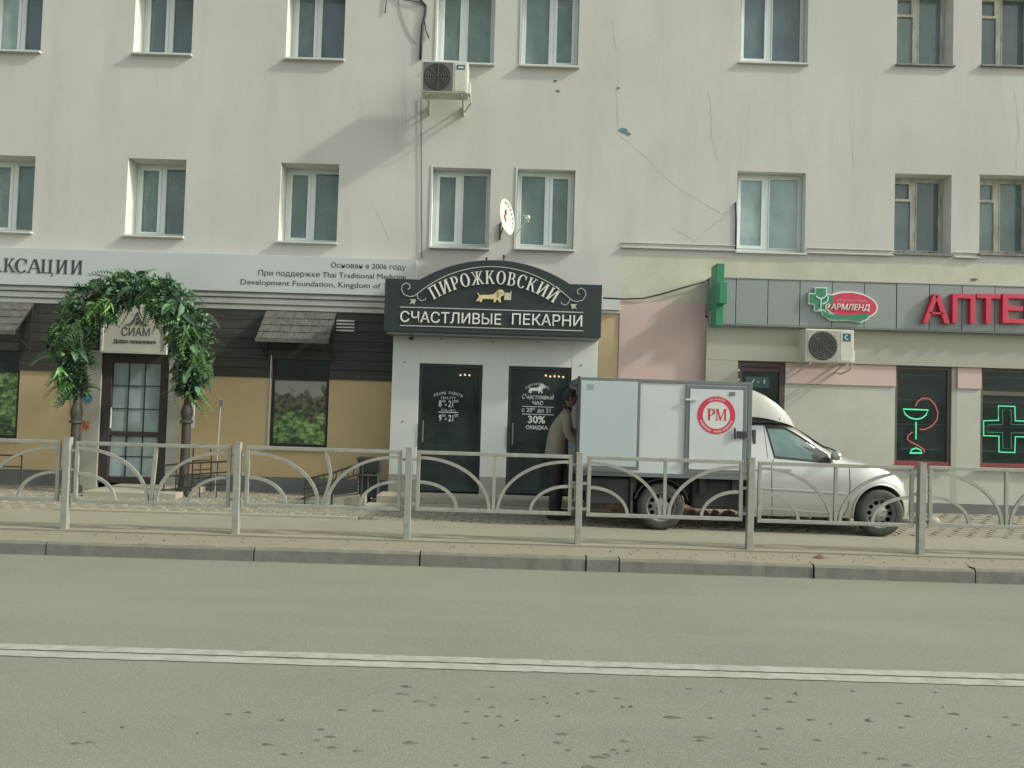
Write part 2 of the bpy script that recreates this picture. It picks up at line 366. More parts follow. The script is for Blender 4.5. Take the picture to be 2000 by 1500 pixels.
def glyph(c):
    if c == 'П': return [rc(.08,0,.26,.95), rc(.62,0,.80,.95), rc(0,.94,.88,1), sf(.08,0), sf(.62,0)], .92
    if c in 'ИЙ':
        g = [rc(.08,0,.26,1), rc(.66,0,.84,1), q4(.20,.08,.62,.92,.10), sf(.08,0), sf(.66,0), sf(.08,.95), sf(.66,.95)]
        if c == 'Й': g += ringp(.46, 1.22, .17, .13, .06, .07, 190, 350, 8)
        return g, .96
    if c in 'РP': return [rc(.08,0,.26,1), sf(.08,0), rc(0,.95,.4,1)] + ringp(.38,.71,.32,.29,.17,.055,-90,90,12) + [rc(.2,.42,.39,.475)], .74
    if c == 'О': return ringp(.44,.5,.44,.52,.19,.05,0,360,28), .92
    if c == 'С': return ringp(.44,.5,.44,.52,.19,.05,42,318,22) + [rc(.70,.66,.78,.95)], .84
    if c == 'Ж': return [rc(.46,0,.62,1), q4(.0,.0,.36,.50,.14), q4(.36,.50,.06,1,.09), q4(.94,0,.58,.50,.15), q4(.60,.50,.90,1,.09), sf(.46,0), sf(.46,.95), rc(-.04,0,.2,.05), rc(.88,0,1.13,.05), rc(0,.95,.2,1), rc(.85,.95,1.06,1)], 1.14
    if c == 'К': return [rc(.08,0,.26,1), q4(.26,.44,.62,1,.09), q4(.66,0,.32,.56,.17), sf(.08,0), sf(.08,.95), rc(.58,0,.92,.05), rc(.52,.95,.8,1)], .90
    if c == 'В': return [rc(.08,0,.26,1), rc(0,.95,.4,1), rc(0,0,.4,.05), rc(.2,.49,.4,.54)] + ringp(.38,.76,.28,.24,.16,.05,-90,90,10) + ringp(.40,.27,.36,.27,.18,.05,-90,90,12), .80
    if c == 'А': return [q4(.06,0,.38,1,.07), q4(.66,0,.38,1,.17), rc(.2,.30,.66,.35), rc(-.03,0,.2,.045), rc(.6,0,.92,.045)], .90
    if c == 'Ц': return [rc(.08,0,.26,1), rc(.62,0,.80,1), rc(.0,0,.92,.055), rc(.86,-.22,.92,.02), sf(.08,.95), sf(.62,.95)], .98
    if c == 'Л': return [rc(.62,0,.80,1), q4(.08,0,.34,1,.08), rc(.25,.95,.88,1), sf(.62,0), rc(-.02,0,.2,.05)], .92
    if c == 'Е': return [rc(.08,0,.26,1), rc(0,.95,.64,1), rc(0,0,.68,.05), rc(.2,.48,.5,.53), rc(.58,.8,.64,.97), rc(.62,.03,.68,.2)], .74
    if c == 'M': return [rc(.06,0,.16,1), rc(.86,0,1.04,1), q4(.40,0,.08,1,.17), q4(.42,0,.84,1,.08), rc(-.02,0,.24,.06), rc(.78,0,1.12,.06), rc(-.02,.94,.2,1), rc(.84,.94,1.12,1)], 1.12
    return [], .5
def serif_mesh(c, org, sc, ang, Y, depth=0.012, wide=1.0):
    polys, wd = glyph(c); b = MB(); ca, sa = math.cos(ang), math.sin(ang)
    for i, pl in enumerate(polys):
        pts = [(org[0]+((x-wd/2)*wide*ca - y*sa)*sc, org[1]+((x-wd/2)*wide*sa + y*ca)*sc) for x, y in pl]
        b.prism(pts, Y-0.00035*i, Y+depth)
    return b

# =================================================================== GROUND
YF = 13.0        # facade plane
YK = 8.05         # kerb face
ZR = -0.15       # road level
b = MB(); b.quad((-400,-400,-0.30),(400,-400,-0.30),(400,400,-0.30),(-400,400,-0.30)); struct(b.build('ground', DIRT))
b = MB(); b.box(-300, 300, -12, YK+0.02, ZR-0.1, ZR); struct(b.build('road', ASPH))
b = MB(); b.box(-300, 300, -30, -12.0, ZR-0.1, 0.0); struct(b.build('opposite_pavement', SIDE))
# double centre line, worn edges
def worn_line(y0, y1, zz):
    b = MB(); xs = [-14+0.07*i for i in range(401)]; v = []; f = []
    for x in xs:
        v += [(x, y0+rnd.uniform(-.006, .006), zz), (x, y1+rnd.uniform(-.006, .006), zz)]
    for i in range(400): f.append((2*i, 2*i+2, 2*i+3, 2*i+1))
    return b.add(v, f)
g0 = GRD(1000, 1312, ZR)[1]; g1 = GRD(1000, 1288, ZR)[1]; gm = (g0+g1)/2
o = thing('centre_line', 'faded double white line painted along the asphalt road', 'road marking', (0, gm, ZR)); 
del o['category']; o['kind'] = 'structure'
worn_line(g0, gm-.012, ZR+.005).build('painted_stripe', PAINT, o)
worn_line(gm+.014, g1, ZR+.005).build('painted_stripe', PAINT, o)
# verge between kerb and fence, sidewalk, paving base
YV = 8.72
b = MB(); b.box(-300, 300, YK+0.16, YV-0.012, -0.2, -0.012); struct(b.build('verge', VERGE))
b = MB(); b.box(-300, 300, YV+0.012, 10.2, -0.2, 0.0); struct(b.build('sidewalk', SIDE))
b = MB(); b.box(-300, 300, YV-0.012, YV+0.012, -0.2, -0.05); struct(b.build('pavement_seam', DIRT))
b = MB(); b.box(-300, 300, 10.2, 30, -0.2, -0.025); struct(b.build('paving_bed', DIRT))
# kerb stones
kerb = bpy.data.objects.new('kerb', None); COL.objects.link(kerb); kerb.location = (0, YK, 0); kerb['_o'] = (0, YK, 0); struct(kerb)
joints = [X(u, 1090, YK) for u in (-1100, -700, -320, 88, 495, 820, 1145, 1210, 1590, 1905, 2290, 2700, 3100)]
for i in range(len(joints)-1):
    a, c = joints[i]+.008, joints[i+1]-.008
    dz = rnd.uniform(-.008, .006); dy = rnd.uniform(-.008, .008)
    n = max(2, int((c-a)/.12)); v = []; f = []
    prof = [(0.0, ZR-.12), (0.0, -.03), (.022, 0.0), (.155, 0.0), (.155, ZR-.12)]
    for k in range(n+1):
        x = a+(c-a)*k/n
        for j, (yy, zz) in enumerate(prof):
            chip = rnd.uniform(-.006, .004) if j in (1, 2) else 0
            v.append((x, YK+yy+dy-(chip if j == 1 else 0), zz+dz*(j in (1, 2, 3))+(chip if j == 2 else 0)))
    for k in range(n):
        for j in range(4): f.append((k*5+j, k*5+5+j, k*5+6+j, k*5+1+j))
    f += [(0,1,2,3,4)[::1], tuple(n*5+j for j in (4,3,2,1,0))]
    ks = MB().add(v, f).build('kerb_stone', [KERB, VERGE], kerb)
    for p in ks.data.polygons:
        if p.normal.z > .8: p.material_index = 1

# pavers : 300 that show largest as parts, the rest joined
pav = bpy.data.objects.new('paving', None); COL.objects.link(pav); pav.location = (0, 10.2, 0); pav['_o'] = (0, 10.2, 0); struct(pav)
pw, pd = 0.245, 0.165
def paver_mb(): 
    bb = MB(); e = .012
    bb.add([(0,0,-.03),(pw-.014,0,-.03),(pw-.014,pd-.014,-.03),(0,pd-.014,-.03),(e,e,0),(pw-.014-e,e,0),(pw-.014-e,pd-.014-e,0),(e,pd-.014-e,0)],
           [(4,5,6,7),(0,1,5,4),(1,2,6,5),(2,3,7,6),(3,0,4,7)])
    return bb
cells = []
for r in range(17):
    y = 10.2+r*pd
    for c in range(-50, 50):
        x = c*pw+(pw/2 if r % 2 else 0)
        px = 1000+F*(x+pw/2)/y
        if px < -140 or px > 2140: continue
        if -6.05 < x < -1.95 and r < 2: continue         # drainage channel here
        hidden = 1190 < px < 1760 and r > 1
        cells.append((r+(40 if hidden else 0)+(8 if 1120 > px > 760 and r > 7 else 0), x, y))
cells.sort(key=lambda c: c[0]+abs(c[1])*.01)
p0 = paver_mb().build('paver', PAVE, pav); me0 = p0.data
first = True
rest = MB()
for i, (r, x, y) in enumerate(cells):
    dz = rnd.uniform(-.005, .004)
    if i < 300:
        q = p0 if first else p0.copy()
        if not first: COL.objects.link(q)
        first = False
        q.location = (x, y-0.0, dz); 
        q.data = me0
    else:
        mbp = paver_mb(); rest.add([(vx+x, vy+y, vz+dz) for vx, vy, vz in mbp.v], mbp.f)
# paver mesh was built relative to the paving origin: shift the shared mesh so that location = place
for v_ in me0.vertices: v_.co = Vector(v_.co)+Vector((0, 10.2, 0))
for ch in [k for k in bpy.data.objects if k.parent == pav and k.data is me0]: ch.location = (ch.location.x, ch.location.y-10.2, ch.location.z)
stuff(rest.build('paver_rows', PAVE, pav))
# drainage channel / low edging in front of the salon
b = MB()
for k in range(5):
    xa = -6.0+k*.8; b.box(xa+.006, xa+.794, 10.205, 10.30, -.02, .025)
tag(b.build('drain_edging', CONC, loc=(-4, 10.25, 0)), 'low concrete edging beams along the pavement in front of the salon', 'edging')
b = MB(); b.box(-6.0, -2.0, 10.30, 10.51, -.04, -.022); struct(b.build('channel_shade', BLACK))  # shallow black strip: the shade of the recessed channel put into the colour

# asphalt pits and grit on the near lane
b = MB()
for i in range(100):
    if rnd.random() < .3: u, v = rnd.uniform(0, 2000), rnd.uniform(1340, 1500)
    else: u, v = rnd.gauss(1250, 420), rnd.uniform(1345, 1505)
    x, y = GRD(u, v, ZR); r = rnd.uniform(.004, .014)*(1.7 if rnd.random() < .15 else 1)
    n = 7; a0 = rnd.uniform(0, PI)
    ring = [(x+math.cos(2*PI*k/n+a0)*r*rnd.uniform(.6, 1.6)*1.9, y+math.sin(2*PI*k/n+a0)*r*rnd.uniform(.4, 1.1), ZR+.001) for k in range(n)]
    b.add(ring+[(x, y, ZR+.009)], [(k, (k+1) % n, n) for k in range(n)])
GRIT = mat('grit', (0.115, 0.11, 0.088), 0.95, var=.3, scale=20)
stuff(b.build('road_grit', GRIT))
b = MB()
for i in range(110):
    u, v = rnd.uniform(0, 2000), rnd.uniform(1040, 1110)
    x = X(u, v, 8.3); y = rnd.uniform(8.17, 8.65); r = rnd.uniform(.003, .009)
    n = 5; ring = [(x+math.cos(2*PI*k/n)*r*rnd.uniform(.6, 1.5)*1.5, y+math.sin(2*PI*k/n)*r, -.011) for k in range(n)]
    b.add(ring+[(x, y, .003)], [(k, (k+1) % n, n) for k in range(n)])
stuff(b.build('verge_grit', GRIT))
x_, y_ = GRD(1600, 1088, 0)
b = MB(); b.add([(x_-.07,y_-.03,0),(x_+.02,y_-.035,.004),(x_+.08,y_-.01,0),(x_+.05,y_+.03,.0),(x_-.05,y_+.02,0),(x_,y_,.03)],[(0,1,5),(1,2,5),(2,3,5),(3,4,5),(4,0,5)])
tag(b.build('brick_chip', mat('chip', (.14,.06,.04), .9), loc=(x_, y_, 0)), 'small brown brick chip lying on the verge beside the kerb', 'rubble')

# =================================================================== BUILDING
bl = thing('apartment_building', 'beige plastered apartment building with a salon, a bakery and a pharmacy on its ground floor', 'building', (0, YF, 0))
XL, XR = -16.0, 16.0
# window table: column edges (lower row px), (upper row px)
cols = [((-52, 66), (-36, 80)), ((247, 361), (262, 376)), ((546, 660), (560, 673)), ((843, 957), (852, 965)), ((1009, 1122), (1018, 1130)),
        ((1439, 1573), (1446, 1577)), ((1747, 1858), (1752, 1862)), ((1913, 2024), (1918, 2030))]
lowz = [(303, 452), (310, 461), (319, 473), (328, 484), (331, 487), (336, 493), (340, 496), (342, 497)]
upz = [100, 106, 116, 125, 130, 123, 127, 129]
depth = [.34, .34, .34, .20, .17, .17, .26, .26]
wins = []
for i in range(8):
    (a0, a1), (b0, b1) = cols[i]; t, bo = lowz[i]
    z0 = Z((a0+a1)/2, bo, YF); z1 = Z((a0+a1)/2, t, YF); x0 = X(a0, (t+bo)/2, YF); x1 = X(a1, (t+bo)/2, YF)
    wins.append((i, 0, x0, x1, z0, z1))
    zu = Z((b0+b1)/2, upz[i], YF); xu0 = X(b0, 60, YF); xu1 = X(b1, 60, YF)
    wins.append((i, 1, (x0+xu0)/2, (x1+xu1)/2, zu, zu+(z1-z0)))
wins = [(i, r, (x0, x0)[0], x1, z0, z1) for (i, r, x0, x1, z0, z1) in wins]
zst = wins[1][4]-wins[0][4]
zsplit_left = Z(400, 492, YF)      # top of salon sign
zsplit = Z(1600, 489, YF)
def wall_holes(b, x0, x1, z0, z1, Y, holes, dep):
    xs = sorted({x0, x1} | {h[0] for h in holes} | {h[1] for h in holes}); zs = sorted({z0, z1} | {h[2] for h in holes} | {h[3] for h in holes})
    xs = [k for k in xs if x0-1e-6 <= k <= x1+1e-6]; zs = [k for k in zs if z0-1e-6 <= k <= z1+1e-6]
    for i in range(len(xs)-1):
        for j in range(len(zs)-1):
            cx, cz = (xs[i]+xs[i+1])/2, (zs[j]+zs[j+1])/2
            if any(h[0] < cx < h[1] and h[2] < cz < h[3] for h in holes): continue
            b.quad((xs[i], Y, zs[j]), (xs[i+1], Y, zs[j]), (xs[i+1], Y, zs[j+1]), (xs[i], Y, zs[j+1]))
def reveal(b, h, Y, dep):
    x0, x1, z0, z1 = h; y0, y1 = Y, Y+dep
    b.quad((x0,y0,z0),(x0,y0,z1),(x0,y1,z1),(x0,y1,z0)); b.quad((x1,y1,z0),(x1,y1,z1),(x1,y0,z1),(x1,y0,z0))
    b.quad((x0,y0,z1),(x1,y0,z1),(x1,y1,z1),(x0,y1,z1)); b.quad((x0,y1,z0),(x1,y1,z0),(x1,y0,z0),(x0,y0,z0))
b = MB(); hs_ = [w_[2:6] for w_ in wins]
zc = Z(1000, 485, YF)-.25
xs_bound = X(1212, 500, YF)
ZTOP = 11.2
holes_all = hs_
zl = min(h[2] for h in hs_)-.02
wall_holes(b, XL, XR, zl, ZTOP, YF, holes_all, .3)
b.build('wall', PLASTER, bl)
b = MB(); b.box(XL, XR, YF+.5, YF+.6, 0, ZTOP); b.box(XL, XR, YF+.6, YF+9, ZTOP, ZTOP+.2); b.build('inner_wall', ROOM, bl)
b = MB(); b.box(XL, XL+.3, YF+.001, YF+9, 0, ZTOP-.001); b.box(XR-.3, XR, YF+.001, YF+9, 0, ZTOP-.001); b.box(XL, XR, YF+9, YF+9.3, 0, ZTOP); b.build('outer_wall', PLASTER, bl)
b = MB()
b.box(XL, XR, YF-.25, YF+.4, ZTOP+.0, ZTOP+.35); b.build('eaves_cornice', TRIMW, bl)
b = MB(); b.prism([(XL-.4, ZTOP+.35), (XR+.4, ZTOP+.35), (XR-1, ZTOP+2.2), (XL+1, ZTOP+2.2)], YF-.4, YF+9.4); b.build('roof', OLDTIN, bl)
# lower part of the upper wall: plaster left, stained strip right
b = MB(); b.quad((XL, YF, 3.2), (xs_bound, YF, 3.2), (xs_bound, YF, zl), (XL, YF, zl)); b.build('wall', PLASTER, bl)
b = MB(); b.quad((xs_bound, YF, 3.2), (XR, YF, 3.2), (XR, YF, zl), (xs_bound, YF, zl)); o = b.build('stained_wall', OLDPL, bl)
# string-course moulding
zm = Z(1330, 482, YF)
def strip(ua, ub, zz):
    b = MB(); b.box(X(ua, 485, YF), X(ub, 485, YF), YF-.025, YF-.002, zz+.035, zz+.05); b.build('string_course', PLASTER, bl, bevel=.004)
    b = MB(); b.box(X(ua, 485, YF), X(ub, 485, YF), YF-.05, YF-.002, zz-.055, zz-.03); b.build('string_course', PLASTER, bl, bevel=.006)
strip(1213, 1436, zm); strip(1577, 1744, zm); strip(1862, 1910, zm); strip(2032, 2300, zm)

curts = {0: (CURT3, CURT2), 1: (CURT2, CURT2), 2: (CURT2, CURT2), 3: (CURT, CURT2), 4: (CURT2, CURT), 5: (CURT3, CURT), 6: (CURT2, CURT2), 7: (CURT2, CURT)}
def curtain_mb(x0, x1, y, z0, z1, amp=.02, k=26):
    n = max(8, int((x1-x0)*k)*2); v = []; f = []
    for i in range(n+1):
        x = x0+(x1-x0)*i/n; dy = amp*math.sin(i*1.7+rnd.random()*.6)
        v += [(x, y+dy, z0), (x, y+dy, z1)]
    for i in range(n): f.append((2*i, 2*i+2, 2*i+3, 2*i+1))
    return MB().add(v, f)
for (i, r, x0, x1, z0, z1) in wins:
    dp = depth[i]; yy = YF+dp
    old = i >= 6
    fm = OLDWOOD if old else UPVC
    b = MB(); reveal(b, (x0, x1, z0, z1), YF, dp+.1); b.build('window_reveal', REVEAL, bl)
    fw = .055
    # frame (the window part) : outer frame + mullion + sashes
    b = MB(); e = .0
    fx0, fx1, fz0, fz1 = x0+.004, x1-.004, z0+.035, z1-.003
    b.box(fx0, fx0+fw, yy, yy+.07, fz0, fz1); b.box(fx1-fw, fx1, yy, yy+.07, fz0, fz1)
    b.box(fx0+fw, fx1-fw, yy, yy+.07, fz0, fz0+fw); b.box(fx0+fw, fx1-fw, yy, yy+.07, fz1-fw, fz1)
    mx = (fx0+fx1)/2 + (-.03 if i != 4 else .04)
    b.box(mx-.035, mx+.035, yy-.003, yy+.067, fz0+fw, fz1-fw)
    win = b.build('window', fm, bl, bevel=.006)
    opn = 1 if i == 4 else 0
    for sd in (0, 1):
        ax, bx = (fx0+fw, mx-.035) if sd == 0 else (mx+.035, fx1-fw)
        sw = .05 if (sd == opn and not old) else .018
        b = MB(); a0, c0 = fz0+fw, fz1-fw
        b.box(ax, ax+sw, yy-.012, yy+.05, a0, c0); b.box(bx-sw, bx, yy-.012, yy+.05, a0, c0)
        b.box(ax+sw, bx-sw, yy-.012, yy+.05, a0, a0+sw); b.box(ax+sw, bx-sw, yy-.012, yy+.05, c0-sw, c0)
        if old and sd == 0:
            zt = c0-(c0-a0)*.27
            b.box(ax+sw, bx-sw, yy-.012, yy+.05, zt-.022, zt+.022)
            b.box(ax+sw, ax+sw+.03, yy-.016, yy+.04, zt+.022, c0-sw); b.box(bx-sw-.03, bx-sw, yy-.016, yy+.04, zt+.022, c0-sw)
            b.box(ax+sw+.03, bx-sw-.03, yy-.016, yy+.04, c0-sw-.03, c0-sw)
        b.build('sash', fm, win)
        gm_ = [GLA, GLB, GLC][{(5, 0): 2, (0, 1): 2, (2, 1): 1, (1, 1): 1, (5, 1): 1, (6, 0): 1, (7, 1): 1}.get((i, r), 0)]
        if (i, r) == (0, 1) and sd == 1: gm_ = GLB
        b = MB(); b.box(ax+sw, bx-sw, yy+.018, yy+.026, a0+sw, c0-sw); b.build('pane', gm_, win)
        b = curtain_mb(ax-.01, bx+.01, yy+.13, z0+.02, z1-.02, .02); b.build('curtain', curts[i][(r+sd) % 2], win, smooth=True)
    b = MB(); b.box(x0-.05, x1+.05, yy+.08, yy+.16, z0-.05, z0+.03)
    # sloping tin sill
    b = MB(); pr = .075 if i < 5 else .05
    b.add([(x0+.002,yy+.002,z0+.03),(x1-.002,yy+.002,z0+.03),(x1+.02,YF-pr,z0-.002),(x0-.02,YF-pr,z0-.002),(x0-.02,YF-pr,z0-.03),(x1+.02,YF-pr,z0-.03),(x1+.02,YF-.0,z0-.0305),(x0-.02,YF,z0-.0305)],
          [(3,2,1,0),(4,5,2,3),(7,6,5,4),(0,7,4,3),(2,5,6,1)])
    b.build('window_sill', OLDTIN if old else TIN, win)
    if i in (3, 4):          # painted surround line
        b = MB(); b.box(x0-.03, x0+.0, YF-.012, YF+.02, z0, z1+.03); b.build('reveal_trim', TRIMW, win)

# plaster cracks and patches as thin recessed-looking lines (real thin geometry)
def crack(pts, wd=.005, name='crack', m=None):
    b = MB(); out = []
    for k in range(len(pts)-1):
        p, q = pts[k], pts[k+1]
        for j in range(5):
            t = j/5; out.append((p[0]+(q[0]-p[0])*t+rnd.uniform(-2.2, 2.2), p[1]+(q[1]-p[1])*t+rnd.uniform(-1.5, 1.5)))
    out.append(pts[-1])
    v = []; f = []
    for k, (u, vv) in enumerate(out):
        x, z = P(u, vv, YF); w_ = wd*rnd.uniform(.4, 1.2)*.5
        k2 = min(k+1, len(out)-1); k1 = max(0, k-1)
        du, dv = out[k2][0]-out[k1][0], out[k2][1]-out[k1][1]; L_ = math.hypot(du, dv) or 1
        nx, nz = dv/L_, du/L_
        v += [(x-nx*w_, YF-.003, z-nz*w_), (x+nx*w_, YF-.003, z+nz*w_)]
    for k in range(len(out)-1): f.append((2*k, 2*k+1, 2*k+3, 2*k+2))
    b.add(v, f); return b.build(name, m or mat('crack_grey', (.30, .30, .27), .9, bump=0), bl)
for pts in ([(1197,30),(1203,95),(1213,105)], [(1205,160),(1208,250)], [(1213,265),(1330,372),(1415,420),(1435,400)], [(1975,160),(1990,230),(1984,330)],
            [(1350,478),(1400,435),(1432,410)], [(1385,180),(1392,280),(1405,318)], [(725,395),(745,430),(760,470)], [(790,150),(792,265)], [(120,160),(118,178)],
            [(1305,440),(1350,468)], [(1660,230),(1668,330)], [(822,255),(824,480)]):
    crack(pts)
for (u, v, s_) in ((1218, 255, 10), (1228, 262, 6), (1085, 158, 5), (1090, 178, 4), (1208, 172, 4), (1903, 546, 7), (985, 502, 3), (588, 897, 4)):
    x, z = P(u, v, YF); r = s_/115.; n = 9
    b = MB(); b.prism([(x+math.cos(2*PI*k/n)*r*rnd.uniform(.6, 1.3), z+math.sin(2*PI*k/n)*r*.5*rnd.uniform(.6, 1.3)) for k in range(n)], YF-.006, YF-.002)
    b.build('chipped_patch', mat('chip_blue', (.13, .19, .21), .8) if u > 1200 and v < 300 else mat('chip_dark', (.12, .12, .10), .8), bl)

# ---- ground floor, salon section (left of the bakery)
YS = YF-.03
xa = XL; xb = X(772, 800, YS)
zt_or = Z(640, 741, YS)-0.0
z_dark_top = Z(420, 603, YS)
# openings: door, window, left window, second left window
door = RECT(197, 690, 329, 945, YS); door = (door[0], door[1], 0.08, door[3])
w1 = RECT(528, 738, 641, 873, YS); w0 = RECT(-78, 679, 37, 855, YS)
w1 = (w1[0], w1[1], w1[2], Z(585, 690, YS)); w0 = (w0[0], w0[1], w0[2], w0[3])
b = MB(); hz = [(door[0], door[1], -.2, door[3]), w1, w0]
for (p, q, h) in ((xa, door[0], w0), (door[1], xb, w1)):
    b = MB(); wall_holes(b, p, q, .26, zt_or, YS, [(h[0], h[1], max(h[2], .26), min(h[3], zt_or))], .2); b.build('ochre_wall', ORANGE, bl)
    b = MB(); reveal(b, h, YS, .12); b.build('window_reveal', ORANGE, bl)
for (p, q) in ((xa, X(170, 940, YF)), (X(345, 940, YF), xb)):
    b = MB(); b.box(p, q, YS-.02, YF+.1, -.02, .26); b.build('plinth', PLINTH, bl)
# dark plank cladding above
edges = sorted([xa, xb, door[0], door[1], w1[0], w1[1], w0[0], w0[1]])
npl = 7
for k in range(npl):
    za = zt_or+(z_dark_top-zt_or)*k/npl; zb_ = zt_or+(z_dark_top-zt_or)*(k+1)/npl-.008
    for j in range(len(edges)-1):
        cx = (edges[j]+edges[j+1])/2
        if any(h[0] < cx < h[1] and h[3] > zb_-.03 for h in (w1, w0)): continue
        if door[0] < cx < door[1]: continue
        MB().box(edges[j]+.001, edges[j+1]-.001, YS-.03+rnd.uniform(-.003, .003), YS+.02, za, zb_).build('cladding_plank', DARKCL, bl)
b = MB(); b.box(xa, door[0]-.001, YS+.025, YS+.05, zt_or+.005, z_dark_top); b.box(door[1]+.001, xb, YS+.025, YS+.05, zt_or+.005, z_dark_top)
# cut by leaving it behind the windows only
b = MB()
segs = [(xa, w0[0]), (w0[1], door[0]), (door[1], w1[0]), (w1[1], xb)]
for p, q in segs: b.box(p+.002, q-.002, YS+.03, YS+.05, zt_or+.005, z_dark_top)
b.box(xa, xb, YS+.055, YS+.07, w1[3]+.004, z_dark_top)
b.build('cladding_backing', BLACK, bl)
# cornice under the salon sign
zc0 = z_dark_top; zc1 = Z(400, 567, YF)
b = MB(); hC = zc1-zc0
for k, (pa, pb, pr) in enumerate(((0, .24, .07), (.24, .30, .05), (.30, .58, .11), (.58, .64, .08), (.64, .92, .15), (.92, 1.0, .12))):
    b.box(xa, X(1208, 600, YF) if k < 0 else X(765, 600, YF), YF-pr, YF-.002, zc0+hC*pa+.001, zc0+hC*pb)
b.build('cornice', TRIMW, bl, bevel=.006)
# pilasters either side of the salon door
b = MB(); b.box(X(166, 830, YF), door[0]-.002, YS-.06, YS+.02, 0, door[3]+.03); b.build('door_pilaster', GREIGE, bl)
b = MB(); b.box(door[1]+.002, X(352, 830, YF), YS-.06, YS+.02, 0, door[3]+.03); b.build('door_pilaster', GREIGE, bl)
# salon door
def fr(b, x0, x1, z0, z1, y0, y1, wd, wb=None):
    wb = wb or wd
    b.box(x0, x0+wd, y0, y1, z0, z1); b.box(x1-wd, x1, y0, y1, z0, z1); b.box(x0+wd, x1-wd, y0, y1, z0, z0+wb); b.box(x0+wd, x1-wd, y0, y1, z1-wd, z1)
b = MB(); dx0, dx1, dz0, dz1 = door
fr(b, dx0, dx1, dz0, dz1, YS-.02, YS+.08, .16, .10)
zmid = Z(265, 848, YS); b.box(dx0+.16, dx1-.16, YS-.015, YS+.075, zmid-.035, zmid+.035)
dr = b.build('salon_door', DOORBR, bl, bevel=.006)
for (za, zb_, rows) in ((dz0+.10, zmid-.035, 2), (zmid+.035, dz1-.16, 3)):
    ww = (dx1-dx0-.32)/3; hh = (zb_-za)/rows
    for r_ in range(rows):
        for c_ in range(3):
            MB().box(dx0+.16+c_*ww+.006, dx0+.16+(c_+1)*ww-.006, YS+.035, YS+.045, za+r_*hh+.006, za+(r_+1)*hh-.006).build('pane', GLE, dr)
    b = MB()
    for c_ in (1, 2): b.box(dx0+.16+c_*ww-.008, dx0+.16+c_*ww+.008, YS+.02, YS+.05, za, zb_)
    for r_ in range(1, rows):
        for c_ in range(3): b.box(dx0+.16+c_*ww+.0085, dx0+.16+(c_+1)*ww-.0085, YS+.02, YS+.05, za+r_*hh-.007, za+r_*hh+.007)
    b.build('glazing_bar', BLACK, dr)
b = MB(); b.box(dx0, dx1, YS+.10, YS+.12, dz0, dz1); b.build('door_blind', CURT3, dr)
b = MB(); b.tube([(dx0+.2, YS-.06, 1.0), (dx0+.2, YS-.06, 1.35)], .012); b.build('handle', SILVER, dr)

# painted landscape print for the salon window film (flat print on a pane)
def print_mat(name, leafz):
    m = bpy.data.materials.new(name); m.use_nodes = True; N = m.node_tree.nodes; L = m.node_tree.links; bs = N['Principled BSDF']
    bs.inputs['Roughness'].default_value = .25
    g = N.new('ShaderNodeNewGeometry')
    def nz(sc, det, dist=0.0):
        t = N.new('ShaderNodeTexNoise'); t.inputs['Scale'].default_value = sc; t.inputs['Detail'].default_value = det; t.inputs['Distortion'].default_value = dist; L.new(g.outputs['Position'], t.inputs['Vector']); return t.outputs['Fac']
    vo = N.new('ShaderNodeTexVoronoi'); vo.inputs['Scale'].default_value = 9; vo.inputs['Randomness'].default_value = 1.0
    vd = N.new('ShaderNodeMapping'); vd.inputs['Rotation'].default_value = (0, .6, 0); vd.inputs['Scale'].default_value = (1.0, 1, 1.9); L.new(g.outputs['Position'], vd.inputs['Vector']); L.new(vd.outputs[0], vo.inputs['Vector'])
    def ma(op, a, b_):
        q = N.new('ShaderNodeMath'); q.operation = op
        for k, x_ in enumerate((a, b_)):
            if isinstance(x_, (int, float)): q.inputs[k].default_value = x_
            else: L.new(x_, q.inputs[k])
        return q.outputs[0]
    fac = ma('ADD', ma('MULTIPLY', vo.outputs['Distance'], -.35), ma('ADD', ma('MULTIPLY', nz(21, 4, 2.2), .75), ma('MULTIPLY', nz(4.5, 3, .5), .75)))
    cr = N.new('ShaderNodeValToRGB'); e = cr.color_ramp.elements
    e[0].position = .40; e[0].color = (.022, .048, .022, 1); e[1].position = .80; e[1].color = (.30, .42, .15, 1)
    k = cr.color_ramp.elements.new(.58); k.color = (.085, .17, .06, 1)
    L.new(fac, cr.inputs[0])
    sp = N.new('ShaderNodeSeparateXYZ'); L.new(g.outputs['Position'], sp.inputs[0])
    zz = ma('ADD', ma('MULTIPLY', nz(4, 6), .9), sp.outputs['Z'])
    def rg(a, b_):
        r1 = N.new('ShaderNodeMapRange'); L.new(zz, r1.inputs['Value']); r1.inputs['From Min'].default_value = a; r1.inputs['From Max'].default_value = b_; return r1.outputs[0]
    cr2 = N.new('ShaderNodeValToRGB'); e = cr2.color_ramp.elements; e[0].position = .42; e[0].color = (.035, .045, .028, 1); e[1].position = .62; e[1].color = (.15, .14, .085, 1); L.new(nz(11, 4), cr2.inputs[0])
    m1 = N.new('ShaderNodeMix'); m1.data_type = 'RGBA'; L.new(rg(leafz, leafz+.06), m1.inputs['Factor']); L.new(cr.outputs[0], m1.inputs['A']); L.new(cr2.outputs[0], m1.inputs['B'])
    m2 = N.new('ShaderNodeMix'); m2.data_type = 'RGBA'; L.new(rg(leafz+.38, leafz+.46), m2.inputs['Factor']); L.new(m1.outputs['Result'], m2.inputs['A']); m2.inputs['B'].default_value = (.26, .275, .235, 1)
    L.new(m2.outputs['Result'], bs.inputs['Base Color'])
    return m
PRINT = print_mat('garden_print', 1.72); PRINT2 = print_mat('leaf_print', 3.2)
